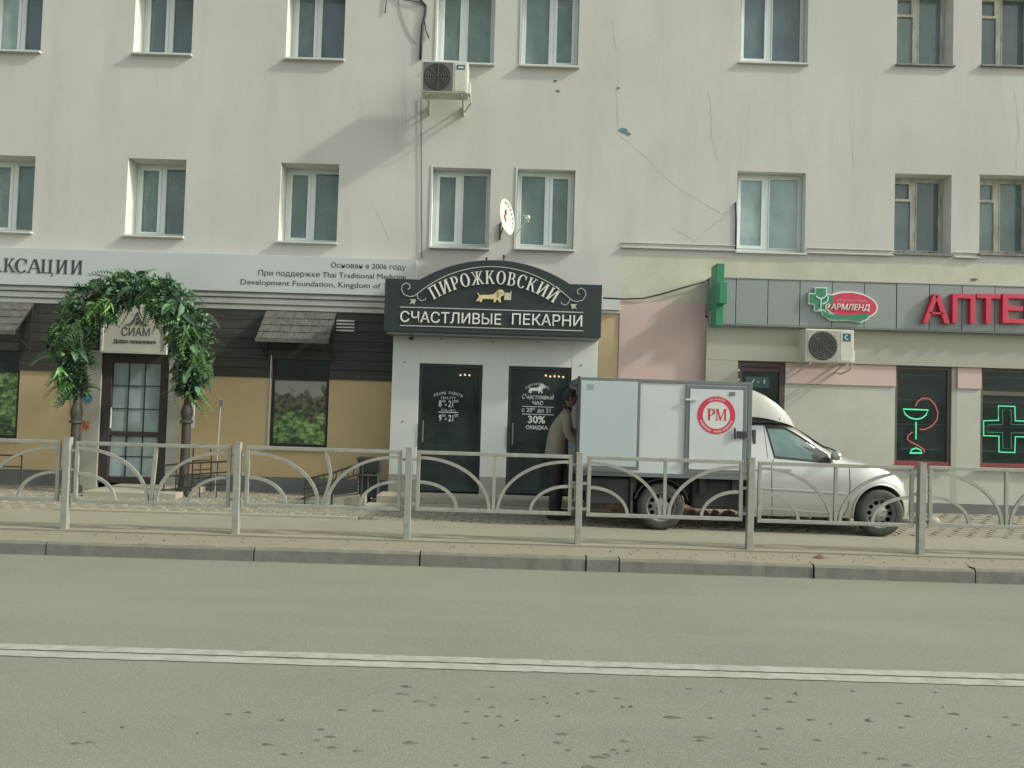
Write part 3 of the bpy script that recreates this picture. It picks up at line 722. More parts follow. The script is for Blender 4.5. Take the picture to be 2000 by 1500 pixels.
for (h, top, nm) in ((w1, Z(585, 741, YS), 'l'), (w0, Z(10, 725, YS), 'r')):
    b = MB(); fr(b, h[0]+.002, h[1]-.002, h[2]+.002, h[3]-.002, YS+.02, YS+.08, .045); b.box(h[0]+.047, h[1]-.047, YS+.02, YS+.08, top-.02, top+.02)
    sw = b.build('salon_window', BLACK, bl)
    MB().box(h[0]+.047, h[1]-.047, YS+.04, YS+.05, h[2]+.047, top-.02).build('printed_film', PRINT if nm == 'l' else PRINT2, sw)
    MB().box(h[0]+.047, h[1]-.047, YS+.04, YS+.05, top+.02, h[3]-.047).build('pane', GLD, sw)
    b = MB(); b.box(h[0]-.05, h[1]+.05, YS-.08, YS+.02, h[2]-.045, h[2]-.002); b.build('window_sill', TRIMW, sw, bevel=.004)
    b = MB(); b.box(h[0]-.018, h[0]-.001, YS-.034, YS-.001, h[2], Z(531, 693, YS)); 
    if nm == 'l': b.build('edge_trim', TRIMW, sw)
# vent grille near the second awning
vx0, vx1, vz0, vz1 = RECT(657, 625, 692, 647, YS-.05)
vg = thing('vent_grille', 'small white louvred vent grille in the dark cladding right of the shingled awning', 'vent', ((vx0+vx1)/2, YS-.04, vz0))
for k in range(4):
    zz = vz0+(vz1-vz0)*k/3.5; MB().box(vx0, vx1, YS-.055, YS-.035, zz, zz+.025).build('slat', TRIMW, vg)
MB().box(vx0-.01, vx1+.01, YS-.0345, YS-.0315, vz0-.01, vz1+.03).build('backing', IRON, vg)

# awnings with shingles
def awning(uc0, uc1, vtop, ub0, ub1, vb, label, group):
    yb = YS-.06; yfr = YS-.52
    x0, z1 = P(uc0, vtop, yb); x1, _ = P(uc1, vtop, yb)
    a0, z0 = P(ub0, vb, yfr); a1, _ = P(ub1, vb, yfr)
    x0 = a0 = (x0+a0)/2; x1 = a1 = (x1+a1)/2
    t = thing('awning', label, 'awning', ((x0+x1)/2, yb, z0), group)
    b = MB(); b.add([(x0,yb,z1),(x1,yb,z1),(x1,yfr,z0),(x0,yfr,z0),(x0,yb,z1-.03),(x1,yb,z1-.03),(x1,yfr,z0-.03),(x0,yfr,z0-.03)],
       [(3,2,1,0),(4,5,6,7),(7,6,2,3),(0,4,7,3),(1,2,6,5)]); b.build('deck', DOORBR, t)
    rows, n = 4, 7
    d = Vector((0, yfr-yb, z0-z1)); nrm = Vector((0, -(z1-z0), (yb-yfr)))*(-1); nrm = Vector((0, -(z1-z0), yb-yfr)); nrm.normalize()
    for r_ in range(rows):
        for c_ in range(n+(r_ % 2)):
            wd = (x1-x0)/n; cx0 = x0+wd*(c_-(.5 if r_ % 2 else 0)); cx1 = cx0+wd
            cx0, cx1 = max(cx0, x0), min(cx1, x1); 
            if cx1-cx0 < .02: continue
            t0 = r_/rows; t1 = (r_+1.12)/rows; 
            p = Vector((0, yb, z1))+d*t0+nrm*(.004); q = Vector((0, yb, z1))+d*min(t1, 1.02)+nrm*(.014+rnd.uniform(0, .006))
            g_ = .004; mm = (cx0+cx1)/2; e = .02
            v = [(cx0+g_, p.y, p.z), (cx1-g_, p.y, p.z), (cx1-g_, q.y, q.z), (mm+.03, q.y, q.z), (mm, q.y+e*.5, q.z+e*.6), (mm-.03, q.y, q.z), (cx0+g_, q.y, q.z)]
            lo = [(a, bb-nrm.y*.008, c-nrm.z*.008) for a, bb, c in v]
            MB().add(v+lo, [tuple(range(6, -1, -1)), tuple(range(7, 14))]+[(k, (k+1) % 7, (k+1) % 7+7, k+7) for k in range(7)]).build('shingle', SHING, t)
    b = MB(); b.box(x0-.005, x1+.005, yfr-.03, yfr-.012, z0-.06, z0+.006); b.build('fascia', SHING, t)
    for xx in (x0+.03, x1-.03):
        b = MB(); b.bar((xx, yfr+.02, z0-.04), (xx, yb, z0-.28), .02); b.bar((xx, yb-.01, z1-.05), (xx, yb-.01, z0-.3), .02); b.build('bracket', IRON, t)
    return t
awning(517, 655, 607, 503, 645, 660, 'brown shingled awning over the salon window with the leafy print, left of the bakery', 'shingled awnings of the salon')
awning(-80, 58, 588, -92, 40, 643, 'brown shingled awning at the left picture edge, left of the leaf arch', 'shingled awnings of the salon')

# salon long sign
ys = YF-.17
sx1 = X(812, 540, ys)
b = MB(); zs0, zs1 = Z(380, 567, ys), Z(380, 494, ys); sgn = thing('salon_sign', 'long pale salon sign board with dark Cyrillic lettering above the leaf arch', 'sign', (-6, ys, zs0))
b.box(XL+3, sx1, ys, YF-.002, zs0, zs1); b.build('board', SIGNW, sgn, bevel=.004)
b = MB(); b.box(XL+3, sx1, ys-.015, ys-.001, zs0-.014, zs0+.006); b.build('edge_strip', INK, sgn)
word = 'РЕЛАКСАЦИИ'
# right aligned so that the last letter ends at px 162
rects = {9: (138, 162), 8: (109, 133), 7: (80, 105), 6: (53, 82), 5: (29, 54), 4: (7, 30), 3: (-22, 4), 2: (-50, -26), 1: (-74, -54), 0: (-98, -78)}
for k, c in enumerate(word):
    u0, u1 = rects[k]; vm = 519+(u1-80)*.03
    xc, zb_ = P((u0+u1)/2, vm+14, ys); x0 = X(u0, vm, ys); x1 = X(u1, vm, ys)
    sc = 27/116.; wd = glyph(c)[1]*sc
    serif_mesh(c, (xc, zb_), sc, 0, ys-.006, .005, wide=(x1-x0)/wd).build('letter', INK, sgn)
for (tx, u0, u1, vv, hh) in (('Основан в 2006 году', 647, 793, 520, 13), ('При поддержке Thai Traditional Medicine', 505, 793, 537, 13), ('Development Foundation, Kingdom of Thailand', 470, 812, 556, 13)):
    x0, x1, _, _ = RECT(u0, vv-5, u1, vv+5, ys); zc_ = Z(640, vv-(647-640)*.03+ (640-(u0+u1)/2)*.03*0, ys)
    zc_ = Z((u0+u1)/2, vv, ys); text_obj('lettering', tx, (x0, min(x1, sx1-.04), zc_-.065, zc_+.05), ys-.003, INK, sgn, bold=.0, depth=.002)

# plaque over the salon door
yp = YS-.14
px0, px1, pz0, pz1 = RECT(203, 604, 323, 686, yp)
pl = thing('salon_plaque', 'beige framed plaque with a temple emblem over the salon door, under the leaf arch', 'sign', ((px0+px1)/2, yp, pz0))
b = MB(); b.box(px0, px1, yp, YS-.005, pz0, pz1+.35); b.build('board', mat('plaque_beige', (.56,.55,.47), .6, var=.04, bump=0), pl)
b = MB(); fr(b, px0-.04, px1+.04, pz0-.04, pz1+.39, yp-.02, yp+.03, .038); b.build('frame', TRIMW, pl)
for (dx, rr) in ((0, 1),):
    x, z = P(268, 633, yp); b = MB(); y0 = yp-.006
    b.path([(x-.19, y0, z-.01), (x-.14, y0, z-.02), (x-.06, y0, z+.06), (x, y0, z+.20)], .014, .006)
    b.path([(x, y0-.001, z+.20), (x+.06, y0-.001, z+.06), (x+.14, y0-.001, z-.02), (x+.19, y0-.001, z-.01)], .014, .006)
    b.path([(x-.10, y0-.002, z-.02), (x, y0-.002, z+.10), (x+.10, y0-.002, z-.02)], .014, .006)
    b.prism([(x-.03, z+.02), (x, z+.05), (x+.03, z+.02), (x, z-.02)], y0-.003, y0+.003); b.build('temple_emblem', INK, pl)
text_obj('lettering', 'СИАМ', RECT(238, 639, 293, 656, yp), yp-.004, mat('ink_soft', (.10,.10,.09), .7, bump=0), pl, depth=.003)
text_obj('lettering', 'Добро пожаловать', RECT(222, 663, 306, 673, yp), yp-.004, INK, pl, bold=.015, depth=.003)

# stickers
def sticker(u, v, r, m, label, round_=True, sym=None):
    y = YS-.063; x, z = P(u, v, y); r = r/115.
    t = thing('sticker', label, 'sticker', (x, y, z))
    b = MB()
    if round_: b.prism([(x+r*math.cos(k*PI/12), z+r*math.sin(k*PI/12)) for k in range(24)], y-.004, y+.002)
    else: b.box(x-r, x+r, y-.004, y+.002, z-r, z+r)
    b.build('disc' if round_ else 'square', m, t)
    if sym == 'wheel':
        b = MB(); ym = y-.006
        for i, pp in enumerate(ringp(x+.003, z-.02, .035, .035, .01, .01, 120, 400, 12)): b.prism(pp, ym, y-.0045)
        b.path([(x-.01, ym-.002, z+.045), (x-.005, ym-.002, z+.0), (x+.03, ym-.002, z+.0), (x+.045, ym-.002, z-.04)], .012, .003); b.ball((x-.01, ym-.001, z+.055), .011, 8, (1, .2, 1)); b.build('wheelchair_symbol', INK, t)
    else:
        text_obj('lettering', 'вход', (x-r*.62, x+r*.62, z-r*.2, z+r*.25), y-.005, DECAL, t, depth=.0008) if False else None
        b = MB(); b.prism([(x-.02, z-.03), (x+.035, z), (x-.02, z+.03)], y-.006, y-.0045); b.build('arrow', mat('sky_print', (.1,.35,.45), .5, bump=0), t)
sticker(171, 778, 9, BLUE, 'round blue sticker on the pilaster left of the salon door')
sticker(166, 831, 8.5, STOR, 'square orange wheelchair sticker on the pilaster left of the salon door', False, 'wheel')

# salon step
b = MB(); sx0, sxx = X(150, 970, 11.6), X(335, 970, 11.6); b.box(sx0, sxx, 11.75, YS-.061, -.02, .08)
tag(b.build('door_step', CONC, loc=((sx0+sxx)/2, 12.2, 0), bevel=.01), 'low concrete step in front of the brown salon door', 'step')

# ---- bakery portal
YB = 12.3
pt = thing('bakery_portal', 'white projecting entrance portal of the bakery with two dark glazed doors', 'shop entrance', (-.3, YB, .15))
ZB = .15
bx0 = X(763, 810, YB); bx1 = X(1164, 810, YB); ztp = Z(965, 645, YB)
dl = RECT(815, 711, 939, 972, YB); dr_ = RECT(990, 715, 1113, 976, YB)
dl = (dl[0], dl[1], ZB+.02, dl[3]); dr_ = (dr_[0], dr_[1], ZB+.02, dl[3])
b = MB()
for (p, q) in ((bx0, dl[0]), (dl[1], dr_[0]), (dr_[1], bx1)): b.box(p, q, YB, YB+.12, ZB+.27, ztp)
for d_ in (dl, dr_): b.box(d_[0], d_[1], YB+.002, YB+.12, d_[3], ztp)
b.box(bx0, bx0+.06, YB+.12, YF-.002, ZB+.0, ztp); b.box(bx1-.06, bx1, YB+.12, YF-.002, ZB, ztp)
b.build('wall_panel', PORTAL, pt, bevel=.004)
for (p, q) in ((bx0, dl[0]), (dl[1], dr_[0]), (dr_[1], bx1)):
    b = MB(); b.box(p, q, YB-.004, YB+.12, ZB, ZB+.268); b.build('plinth', PLINTHL, pt)
for (u, v) in ((790, 707), (787, 823), (962, 668), (1135, 713), (1050, 668), (862, 662)):
    x, z = P(u, v, YB); MB().lathe([(.001, -.012), (.012, -.010), (.014, 0)], (x, YB-.0005, z), 8, 'y').build('panel_screw', VANG, pt)
for d_, side in ((dl, 0), (dr_, 1)):
    b = MB(); fr(b, d_[0]+.001, d_[1]-.001, d_[2], d_[3]-.001, YB+.03, YB+.09, .05, .09)
    dd = b.build('door', BSIGN, pt, bevel=.004)
    MB().box(d_[0]+.051, d_[1]-.051, YB+.05, YB+.058, d_[2]+.09, d_[3]-.051).build('pane', GLD, dd)
    b = MB(); hx = d_[0]+.09 ; b.tube([(hx, YB-.02, .95), (hx, YB-.02, 1.3)], .011); b.tube([(hx, YB-.02, 1.0), (hx, YB+.05, 1.0)], .008); b.tube([(hx, YB-.02, 1.25), (hx, YB+.05, 1.25)], .008); b.build('handle', VANG, dd)
# dark room behind
b = MB(); b.box(bx0+.07, bx1-.07, YB+2.9, YB+3.0, 0, ztp); b.box(bx0+.07, bx1-.07, YB+.13, YB+3, ZB-.05, ZB); 
b.box(bx0+.07, bx1-.07, YB+.13, YB+3, ztp-.12, ztp-.08); b.build('lobby', ROOM, pt)
# interior shapes that show faintly through the glass
b = MB(); x, z = P(850, 840, YB+1.2); b.box(x-.06, x+.02, YB+1.2, YB+1.3, z-.2, z+.25); b.ball((x+.17, YB+1.2, z-.28), .12, 10, (1.2, .6, .35)); 
tag(b.build('lobby_counter', CURT2, loc=(x, YB+1.2, .15)), 'dim grey shapes of a counter seen through the left bakery door', 'counter')
# lobby ceiling light clusters (lit)
for (u, v, n, lab) in ((908, 733, 3, 'lit chandelier seen through the left bakery door'), (1083, 735, 5, 'lit chandelier seen through the right bakery door')):
    Yc = YB+.9; x, z = P(u, v, Yc); t = thing('chandelier', lab, 'chandelier', (x, Yc, z), 'lit chandeliers inside the bakery')
    b = MB(); b.tube([(x, Yc, z+.02), (x, Yc, z+.45)], .006); 
    for k in range(n): b.tube([(x, Yc, z+.05), (x+(k-(n-1)/2)*.075, Yc, z-.02)], .005, 5)
    b.build('chandelier_frame', VANG, t)
    for k in range(n): MB().ball((x+(k-(n-1)/2)*.075, Yc+rnd.uniform(-.03, .03), z+rnd.uniform(-.012, .012)), .019, 8).build('bulb', BULB, t)
# decals
ydc = YB+.046
dec = thing('door_decal', 'white opening hours lettering on the left bakery door', 'sign', (X(875, 790, ydc), ydc, Z(875, 820, ydc)))
def arc_text(txt, cx, cz, R_, a0, a1, hgt, Y, m, parent, bold=.02, wide=1.0):
    n = len(txt)
    for k, c in enumerate(txt):
        if c == ' ': continue
        a = math.radians(a0+(a1-a0)*k/(n-1)); 
        o_ = text_obj('letter', c, (-.3*hgt*wide, .3*hgt*wide, 0, hgt), 0, m, None, bold=bold, depth=.002)
        sgn_ = 1 if R_ > 0 else -1
        px_, pz_ = cx+abs(R_)*math.sin(a), cz+sgn_*abs(R_)*math.cos(a)
        rot = Matrix.Rotation(a*sgn_, 4, 'Y')
        o_.data.transform(Matrix.Translation(Vector((px_, Y, pz_))-Vector(parent['_o'])) @ rot); o_.parent = parent
x, z = P(876, 770, ydc); arc_text('РЕЖИМ РАБОТЫ', x, z-.55, .55, -22, 22, .045, ydc, DECAL, dec)
text_obj('lettering', 'ПН-ПТ', RECT(862, 775, 890, 780, ydc), ydc, DECAL, dec, depth=.002)
text_obj('lettering', '8  - 21', RECT(857, 782, 885, 795, ydc), ydc, DECAL, dec, bold=.02, depth=.002)
text_obj('lettering', '00', RECT(863, 781, 870, 786, ydc), ydc, DECAL, dec, depth=.002)
text_obj('lettering', '00', RECT(887, 781, 895, 786, ydc), ydc, DECAL, dec, depth=.002)
text_obj('lettering', 'СБ-ВС', RECT(862, 799, 890, 803, ydc), ydc, DECAL, dec, depth=.002)
x0, x1, z0, z1 = RECT(856, 804.5, 895, 806, ydc); MB().box(x0, x1, ydc, ydc+.002, z0, z1).build('rule', DECAL, dec)
text_obj('lettering', '9  - 21', RECT(857, 810, 885, 823, ydc), ydc, DECAL, dec, bold=.02, depth=.002)
text_obj('lettering', '00', RECT(863, 809, 870, 814, ydc), ydc, DECAL, dec, depth=.002)
text_obj('lettering', '00', RECT(887, 809, 895, 814, ydc), ydc, DECAL, dec, depth=.002)
DOG = [(-1.0,.30),(-.92,.26),(-.80,.10),(-.72,.12),(-.3,.14),(.05,.20),(.25,.48),(.38,.60),(.55,.62),(.66,.52),(.74,.34),(.84,.26),(.86,.16),(.72,.12),(.60,.10),(.50,-.02),(.50,-.22),(.56,-.42),(.42,-.46),(.36,-.26),(.24,-.22),(.20,-.44),(.06,-.46),(.10,-.22),(-.30,-.20),(-.62,-.20),(-.66,-.44),(-.80,-.46),(-.78,-.26),(-.90,-.42),(-1.02,-.40),(-.94,-.20),(-.86,-.02),(-.90,.14)]
dec2 = thing('door_decal', 'white happy hour 30% discount lettering on the right bakery door', 'sign', (X(1048, 790, ydc), ydc, Z(1048, 840, ydc)))
x, z = P(1050, 760, ydc); MB().prism([(x+p[0]*.15, z+p[1]*.15) for p in DOG], ydc, ydc+.002).build('dog_emblem', DECAL, dec2)
x, z = P(1050, 752, ydc); arc_text('ПИРОЖКОВСКИЙ', x, z-.25, .25, -42, 42, .035, ydc, DECAL, dec2)
for (tx, rr, bo) in (('Счастливый', (1020, 770, 1082, 780), .0), ('ЧАС', (1040, 783, 1061, 791), .02), ('с 20   до 21', (1019, 797, 1075, 807), .01), ('00', (1038, 796, 1045, 801), .0), ('30%', (1031, 812, 1065, 827), .03), ('СКИДКА', (1027, 831, 1070, 840), .03)):
    text_obj('lettering', tx, RECT(*rr, ydc), ydc, DECAL, dec2, bold=bo, depth=.002, shear=.35 if tx == 'Счастливый' else 0)
for v in (794.5, 809.5):
    x0, x1, z0, z1 = RECT(1020, v-.6, 1082, v+.6, ydc); MB().box(x0, x1, ydc, ydc+.002, z0, z1).build('rule', DECAL, dec2)

# bakery sign
YG = 11.92
bs = thing('bakery_sign', 'dark green arched bakery sign with silver Cyrillic letters and a golden dog', 'sign', (0, YG, 3))
sx0, sx1_ = X(751, 590, YG), X(1175, 610, YG); zb0 = Z(963, 653, YG); zsh = Z(963, 550, YG)
ua0, ua1 = X(820, 545, YG), X(1113, 556, YG); zpk = Z(968, 508, YG)
sag = zpk-zsh; half = (ua1-ua0)/2; R_ = (half*half+sag*sag)/(2*sag); cxs = (ua0+ua1)/2; czs = zpk-R_
pts = [(sx0, zb0), (sx1_, zb0), (sx1_, zsh)]
am = math.asin(half/R_)
for k in range(25):
    a = am-2*am*k/24; pts.append((cxs+R_*math.sin(a), czs+R_*math.cos(a)))
pts.append((sx0, zsh))
b = MB(); b.prism(pts, YG, YF-.25); b.build('board', BSIGN, bs, bevel=.006)
b = MB(); b.box(sx0+.04, sx1_-.03, YG+.04, YF-.2, zb0-.035, zb0-.001); b.build('soffit_frame', VANG, bs)
# thin ornament arc, scrolls, rules
yo = YG-.008
b = MB(); arc = []
ea, eb = P(817, 573, YG), P(1111, 581, YG); hz_ = (eb[0]-ea[0])/2; ze = (ea[1]+eb[1])/2; zp_ = zpk-.105; sg_ = zp_-ze; R2 = (hz_*hz_+sg_*sg_)/(2*sg_); am2 = math.asin(hz_/R2)
for k in range(31):
    a = am2-2*am2*k/30; arc.append(((ea[0]+eb[0])/2+R2*math.sin(a), yo, zp_-R2+R2*math.cos(a)))
b.path(arc, .012, .008)
for sg in (-1, 1):
    e = arc[0] if sg > 0 else arc[-1]
    sp_ = []
    c0 = (e[0]+sg*.17, e[2]+.05)
    b.path([(e[0], yo-.001, e[2]), (e[0]+sg*.06, yo-.001, e[2]-.045), (e[0]+sg*.13, yo-.001, e[2]-.06), (e[0]+sg*.22, yo-.001, e[2]-.03), (e[0]+sg*.265, yo-.001, e[2]+.05),
            (e[0]+sg*.25, yo-.001, e[2]+.12), (e[0]+sg*.19, yo-.001, e[2]+.155), (e[0]+sg*.135, yo-.001, e[2]+.125), (e[0]+sg*.13, yo-.001, e[2]+.075), (e[0]+sg*.165, yo-.001, e[2]+.055)], .012, .006)
    b.path([(e[0]+sg*.02, yo-.002, e[2]-.02), (e[0]+sg*.0, yo-.002, e[2]-.08), (e[0]-sg*.05, yo-.002, e[2]-.12), (e[0]-sg*.11, yo-.002, e[2]-.10), (e[0]-sg*.12, yo-.002, e[2]-.07)], .011, .006)
    b.prism([(e[0]+sg*.03, e[2]-.10), (e[0]+sg*.14, e[2]-.10), (e[0]+sg*.10, e[2]-.12), (e[0]+sg*.13, e[2]-.18), (e[0]+sg*.085, e[2]-.155), (e[0]+sg*.06, e[2]-.185)], yo-.003, yo+.004)
for v0 in (605, 641):
    x0, x1 = X(781, v0, YG), X(1139, v0, YG); zz = Z(960, v0, YG); b.box(x0, x1, YG-.010, YG-.001, zz-.007, zz+.007)
b.build('ornament', ORN, bs)
name = 'ПИРОЖКОВСКИЙ'; tot = sum(glyph(c)[1]+.10 for c in name); sc = .205
cx_, cz_ = X(966, 540, YG), None
R3 = 1.72; zmid_ = Z(966, 555, YG)     # baseline height in the middle
cz_ = zmid_-R3; adv = 0; tw = tot*sc*.86
scl = 1.0
for c in name:
    wd = (glyph(c)[1]+.10)*sc*.80; a = (-tot*sc*.80/2+adv+wd/2)/R3; adv += wd
    serif_mesh(c, (cx_+R3*math.sin(a), cz_+R3*math.cos(a)), sc, -a, YG-.03, .03, wide=.80).build('letter', SILVER, bs)
text_obj('lettering', 'СЧАСТЛИВЫЕ', RECT(782, 610, 979, 632, YG), YG-.02, SILVER, bs, bold=.004, depth=.02)
text_obj('lettering', 'ПЕКАРНИ', RECT(1000, 614, 1137, 636, YG), YG-.02, SILVER, bs, bold=.004, depth=.02)
x, z = P(962, 580, YG); b = MB(); b.prism([(x+p[0]*.25, z+p[1]*.19) for p in DOG], YG-.022, YG-.001); b.build('golden_dog', GOLD, bs, bevel=.004)
b = MB(); b.prism([(x+.19, z+.07), (x+.27, z+.065), (x+.29, z+.11), (x+.29, z-.045), (x+.18, z-.045)], YG-.030, YG-.0225); b.build('paper', mat('paper', (.5, .47, .35), .8), bs)
b = MB(); b.ball((x+.145, YG-.025, z+.07), .012, 8, (1, .4, 1)); b.prism([(x+.075, z+.10), (x+.105, z+.085), (x+.115, z+.02), (x+.09, z-.005), (x+.07, z+.03)], YG-.028, YG-.0225); b.build('ear', mat('ear', (.36, .29, .14), .6), bs)
# small floodlights under/over the sign
for (u, v, lab) in ((803, 661, 'small dark spotlight under the left end of the bakery sign'),):
    x, z = P(u, v, YB-.1); t = thing('spotlight', lab, 'lamp', (x, YB-.1, z)); MB().ball((x, YB-.1, z), .035, 8, (1.2, 1, .8)).build('lamp_head', IRON, t); MB().tube([(x, YB-.1, z), (x, YB-.005, z+.01)], .01, 6).build('arm', IRON, t)
for (u, v, lab) in ((950, 506, 'small dark spike fixing on top of the arched bakery sign, left one'), (984, 501, 'small dark spike fixing on top of the arched bakery sign, right one')):
    x, z = P(u, v, YG+.1); MB().tube([(x, YG+.1, z-.10), (x, YG+.1, z)], .010, 6).ball((x, YG+.1, z+.01), .02, 8).build('sign_fixing', IRON, bs)
# steps
b = MB(); x0, x1 = X(735, 985, 11.8), X(1175, 985, 11.8); b.box(x0, x1, 11.75, YB-.006, -.02, .149)
tag(b.build('door_step', CONC, loc=((x0+x1)/2, 12, 0), bevel=.012), 'wide concrete step under the two bakery doors, upper one', 'step')
b = MB(); b.box(x0-.1, x1+.1, 11.35, 11.7, -.02, .045)
tag(b.build('door_step', CONC, loc=((x0+x1)/2, 11.5, 0), bevel=.008), 'low cracked concrete slab in front of the bakery step', 'step')
b = MB()
for k in range(240):
    x = rnd.uniform(x0, x1); y = rnd.uniform(11.69, 11.77); r = rnd.uniform(.015, .04)
    b.ball((x, y, rnd.uniform(0, .03)), r, 6, (1.4, 1, .6))
stuff(b.build('step_rubble', SOIL))

# ---- strip between bakery and pharmacy
YQ = YF-.02
x0 = bx1-.3; x1 = X(1209, 660, YQ); zt_ = Z(1190, 612, YQ)
b = MB(); b.box(x0, x1-.002, YQ, YF+.2, 0, zt_); b.build('ochre_wall', ORANGE2, bl)
b = MB(); b.box(x0, x1-.002, YQ-.06, YF-.001, Z(1190, 606, YQ), Z(1190, 586, YQ)); b.box(x0, x1-.002, YQ-.03, YF-.001, zt_+.002, Z(1190, 607, YQ)); b.build('cornice', TRIMW, bl)
x2 = X(1376, 660, YQ)
b = MB(); b.box(x1, x2, YQ-.02, YF+.2, 0, Z(1290, 590, YQ)); b.build('pink_wall', PINK, bl)

# ---- pharmacy section
YP = YF-.10
ph_x0 = x2
pd_ = RECT(1437, 706, 1531, 990, YP); pdoor = (pd_[0], pd_[1], .1, pd_[3])
pw1 = RECT(1748, 719, 1858, 909, YP); pw2 = RECT(1915, 722, 2045, 914, YP)
zhead = Z(1700, 715, YP); zsgb = Z(1690, 641, YP)
b = MB(); b.box(ph_x0, XR, YP-.06, YF+.2, pdoor[3]+.002, zsgb+.1); b.build('header_cladding', GREIGE, bl, bevel=.004)
b = MB(); b.box(ph_x0, pdoor[0]-.002, YP-.06, YF+.2, 0, pdoor[3]); b.build('pilaster', GREIGE, bl)
zpk1 = Z(1640, 752, YP)
def phwall(xa_, xb_):
    b = MB(); b.box(xa_, xb_, YP-.025, YF+.1, zpk1, pdoor[3]-.002); b.build('pink_band', PINK, bl, bevel=.004)
    b = MB(); b.box(xa_, xb_, YP, YF+.1, .16, zpk1-.002); b.build('pale_wall', PHWALL, bl)
phwall(pdoor[1]+.002, pw1[0]-.002)
phwall(X(1869, 740, YP), pw2[0]-.002)
b = MB(); b.box(pw1[1]+.002, X(1869, 740, YP)-.002, YP-.0, YF+.1, .16, pdoor[3]-.002); b.build('pilaster', GREIGE, bl)
phwall(pw2[1]+.3, XR)
b = MB()
b.box(pw1[0]-.001, pw1[1]+.001, YP+.001, YF+.1, .16, pw1[2]); b.box(pw2[0]-.001, pw2[1]+.299, YP+.001, YF+.1, .16, pw2[2]); b.build('window_apron', PHWALL, bl)
b = MB(); b.box(pdoor[1]+.002, XR, YP-.03, YF+.1, -.02, .158); b.build('plinth', PLINTH, bl)
for n_, (h, lab) in enumerate(((pw1, ''), (pw2, ''))):
    b = MB(); fr(b, h[0]+.001, h[1]-.001, h[2]+.001, pdoor[3]-.003, YP+.03, YP+.10, .05, .07); 
    if n_ == 1: zr = Z(1960, 768, YP); b.box(h[0]+.051, h[1]-.051, YP+.035, YP+.09, zr-.04, zr+.03)
    wn = b.build('shop_window', mat('brown_frame', (.10, .085, .07), .5, var=.15), bl)
    MB().box(h[0]+.051, h[1]-.051, YP+.05, YP+.058, h[2]+.071, pdoor[3]-.053).build('pane', GLD, wn)
    b = MB(); b.box(h[0]-.03, h[1]+.03, YP-.07, YP+.028, h[2]-.035, h[2]+.0); b.box(h[0]+.002, h[1]-.002, YP+.012, YP+.0295, h[2]+.002, h[2]+.068); b.build('window_sill', REDFR, wn)
    b = MB(); 
    for k in range(4): b.box(h[0]+.06, h[1]-.06, YP+.2, YP+.45, h[2]+.25+.42*k, h[2]+.275+.42*k)
    b.build('shelf', CURT2, wn)
b = MB(); b.box(ph_x0, XR, YP+1.6, YP+1.65, 0, 3.2); b.build('shop_interior', ROOM, bl)
# pharmacy door
b = MB(); fr(b, pdoor[0], pdoor[1], pdoor[2], pdoor[3], YP, YP+.08, .09, .12); zt1 = Z(1480, 722, YP); b.box(pdoor[0]+.09, pdoor[1]-.09, YP+.005, YP+.075, zt1-.03, zt1+.02)
pdn = b.build('pharmacy_door', PLUM, bl)
MB().box(pdoor[0]+.091, pdoor[1]-.091, YP+.03, YP+.04, pdoor[2]+.12, zt1-.03).build('pane', GLD, pdn)
MB().box(pdoor[0]+.091, pdoor[1]-.091, YP+.03, YP+.04, zt1+.021, pdoor[3]-.091).build('pane', PLUM, pdn)
yy = YP+.022
MB().box(*RECT(1456, 736, 1502, 757, yy)[:2], yy, yy+.007, *RECT(1456, 736, 1502, 757, yy)[2:]).build('hours_panel', mat('teal_panel', (.04,.10,.08), .5), pdn)
text_obj('lettering', '/ - 1', RECT(1468, 741, 1494, 749, yy), yy-.003, SILVER, pdn, bold=.02, depth=.002)
for v in (723, 742): 
    r4 = RECT(1437, v-2, 1444, v+2, YP); MB().box(r4[0], r4[1], YP-.02, YP-.001, r4[2], r4[3]).build('hinge', SILVER, pdn)

# pharmacy sign: composite panels
YA = 12.74
ps = thing('pharmacy_sign', 'grey panelled pharmacy fascia sign with red letters and a green cross logo', 'sign', (X(1700, 600, YA), YA, Z(1700, 640, YA)))
zp0, zp1 = Z(1690, 640, YA), Z(1690, 552, YA)
jo = [1386, 1437, 1499.5, 1562, 1625, 1688, 1751, 1815, 1879, 1943, 2007, 2071, 2135, 2199]
for k in range(len(jo)-1):
    x0, x1 = X(jo[k], 596, YA)+.006, X(jo[k+1], 596, YA)-.006
    MB().box(x0, x1, YA+rnd.uniform(-.003, .003), YA+.04, zp0, zp1).build('panel', rnd.choice([GPANEL, GPANEL2]), ps, bevel=.003)
b = MB(); b.box(X(jo[0], 596, YA)+.006, X(jo[-1], 596, YA)-.01, YA+.041, YF-.162, zp0+.01, zp1-.01); b.build('sign_box', GPANEL, ps)
b = MB(); b.box(X(jo[0], 596, YA), X(jo[-1], 596, YA), YA-.008, YA+.05, zp0-.03, zp0-.002); b.box(X(jo[0], 596, YA), X(jo[-1], 596, YA), YA-.008, YF-.001, zp1+.002, zp1+.015); b.build('edge_profile', VANG, ps)
YL = YA-.09
for c, u0, u1 in (('А', 1803, 1856), ('П', 1861, 1905), ('Т', 1908, 1954), ('Е', 1959, 2001), ('К', 2006, 2052), ('А', 2054, 2106)):
    x0, x1, _, _ = RECT(u0, 575, u1, 628, YL); zz0 = Z(u0+20, 631, YL); zz1 = Z(u0+20, 574, YL)
    text_obj('letter', c, (x0, x1, zz0, zz1), YL, RED, ps, bold=.016, depth=.085)
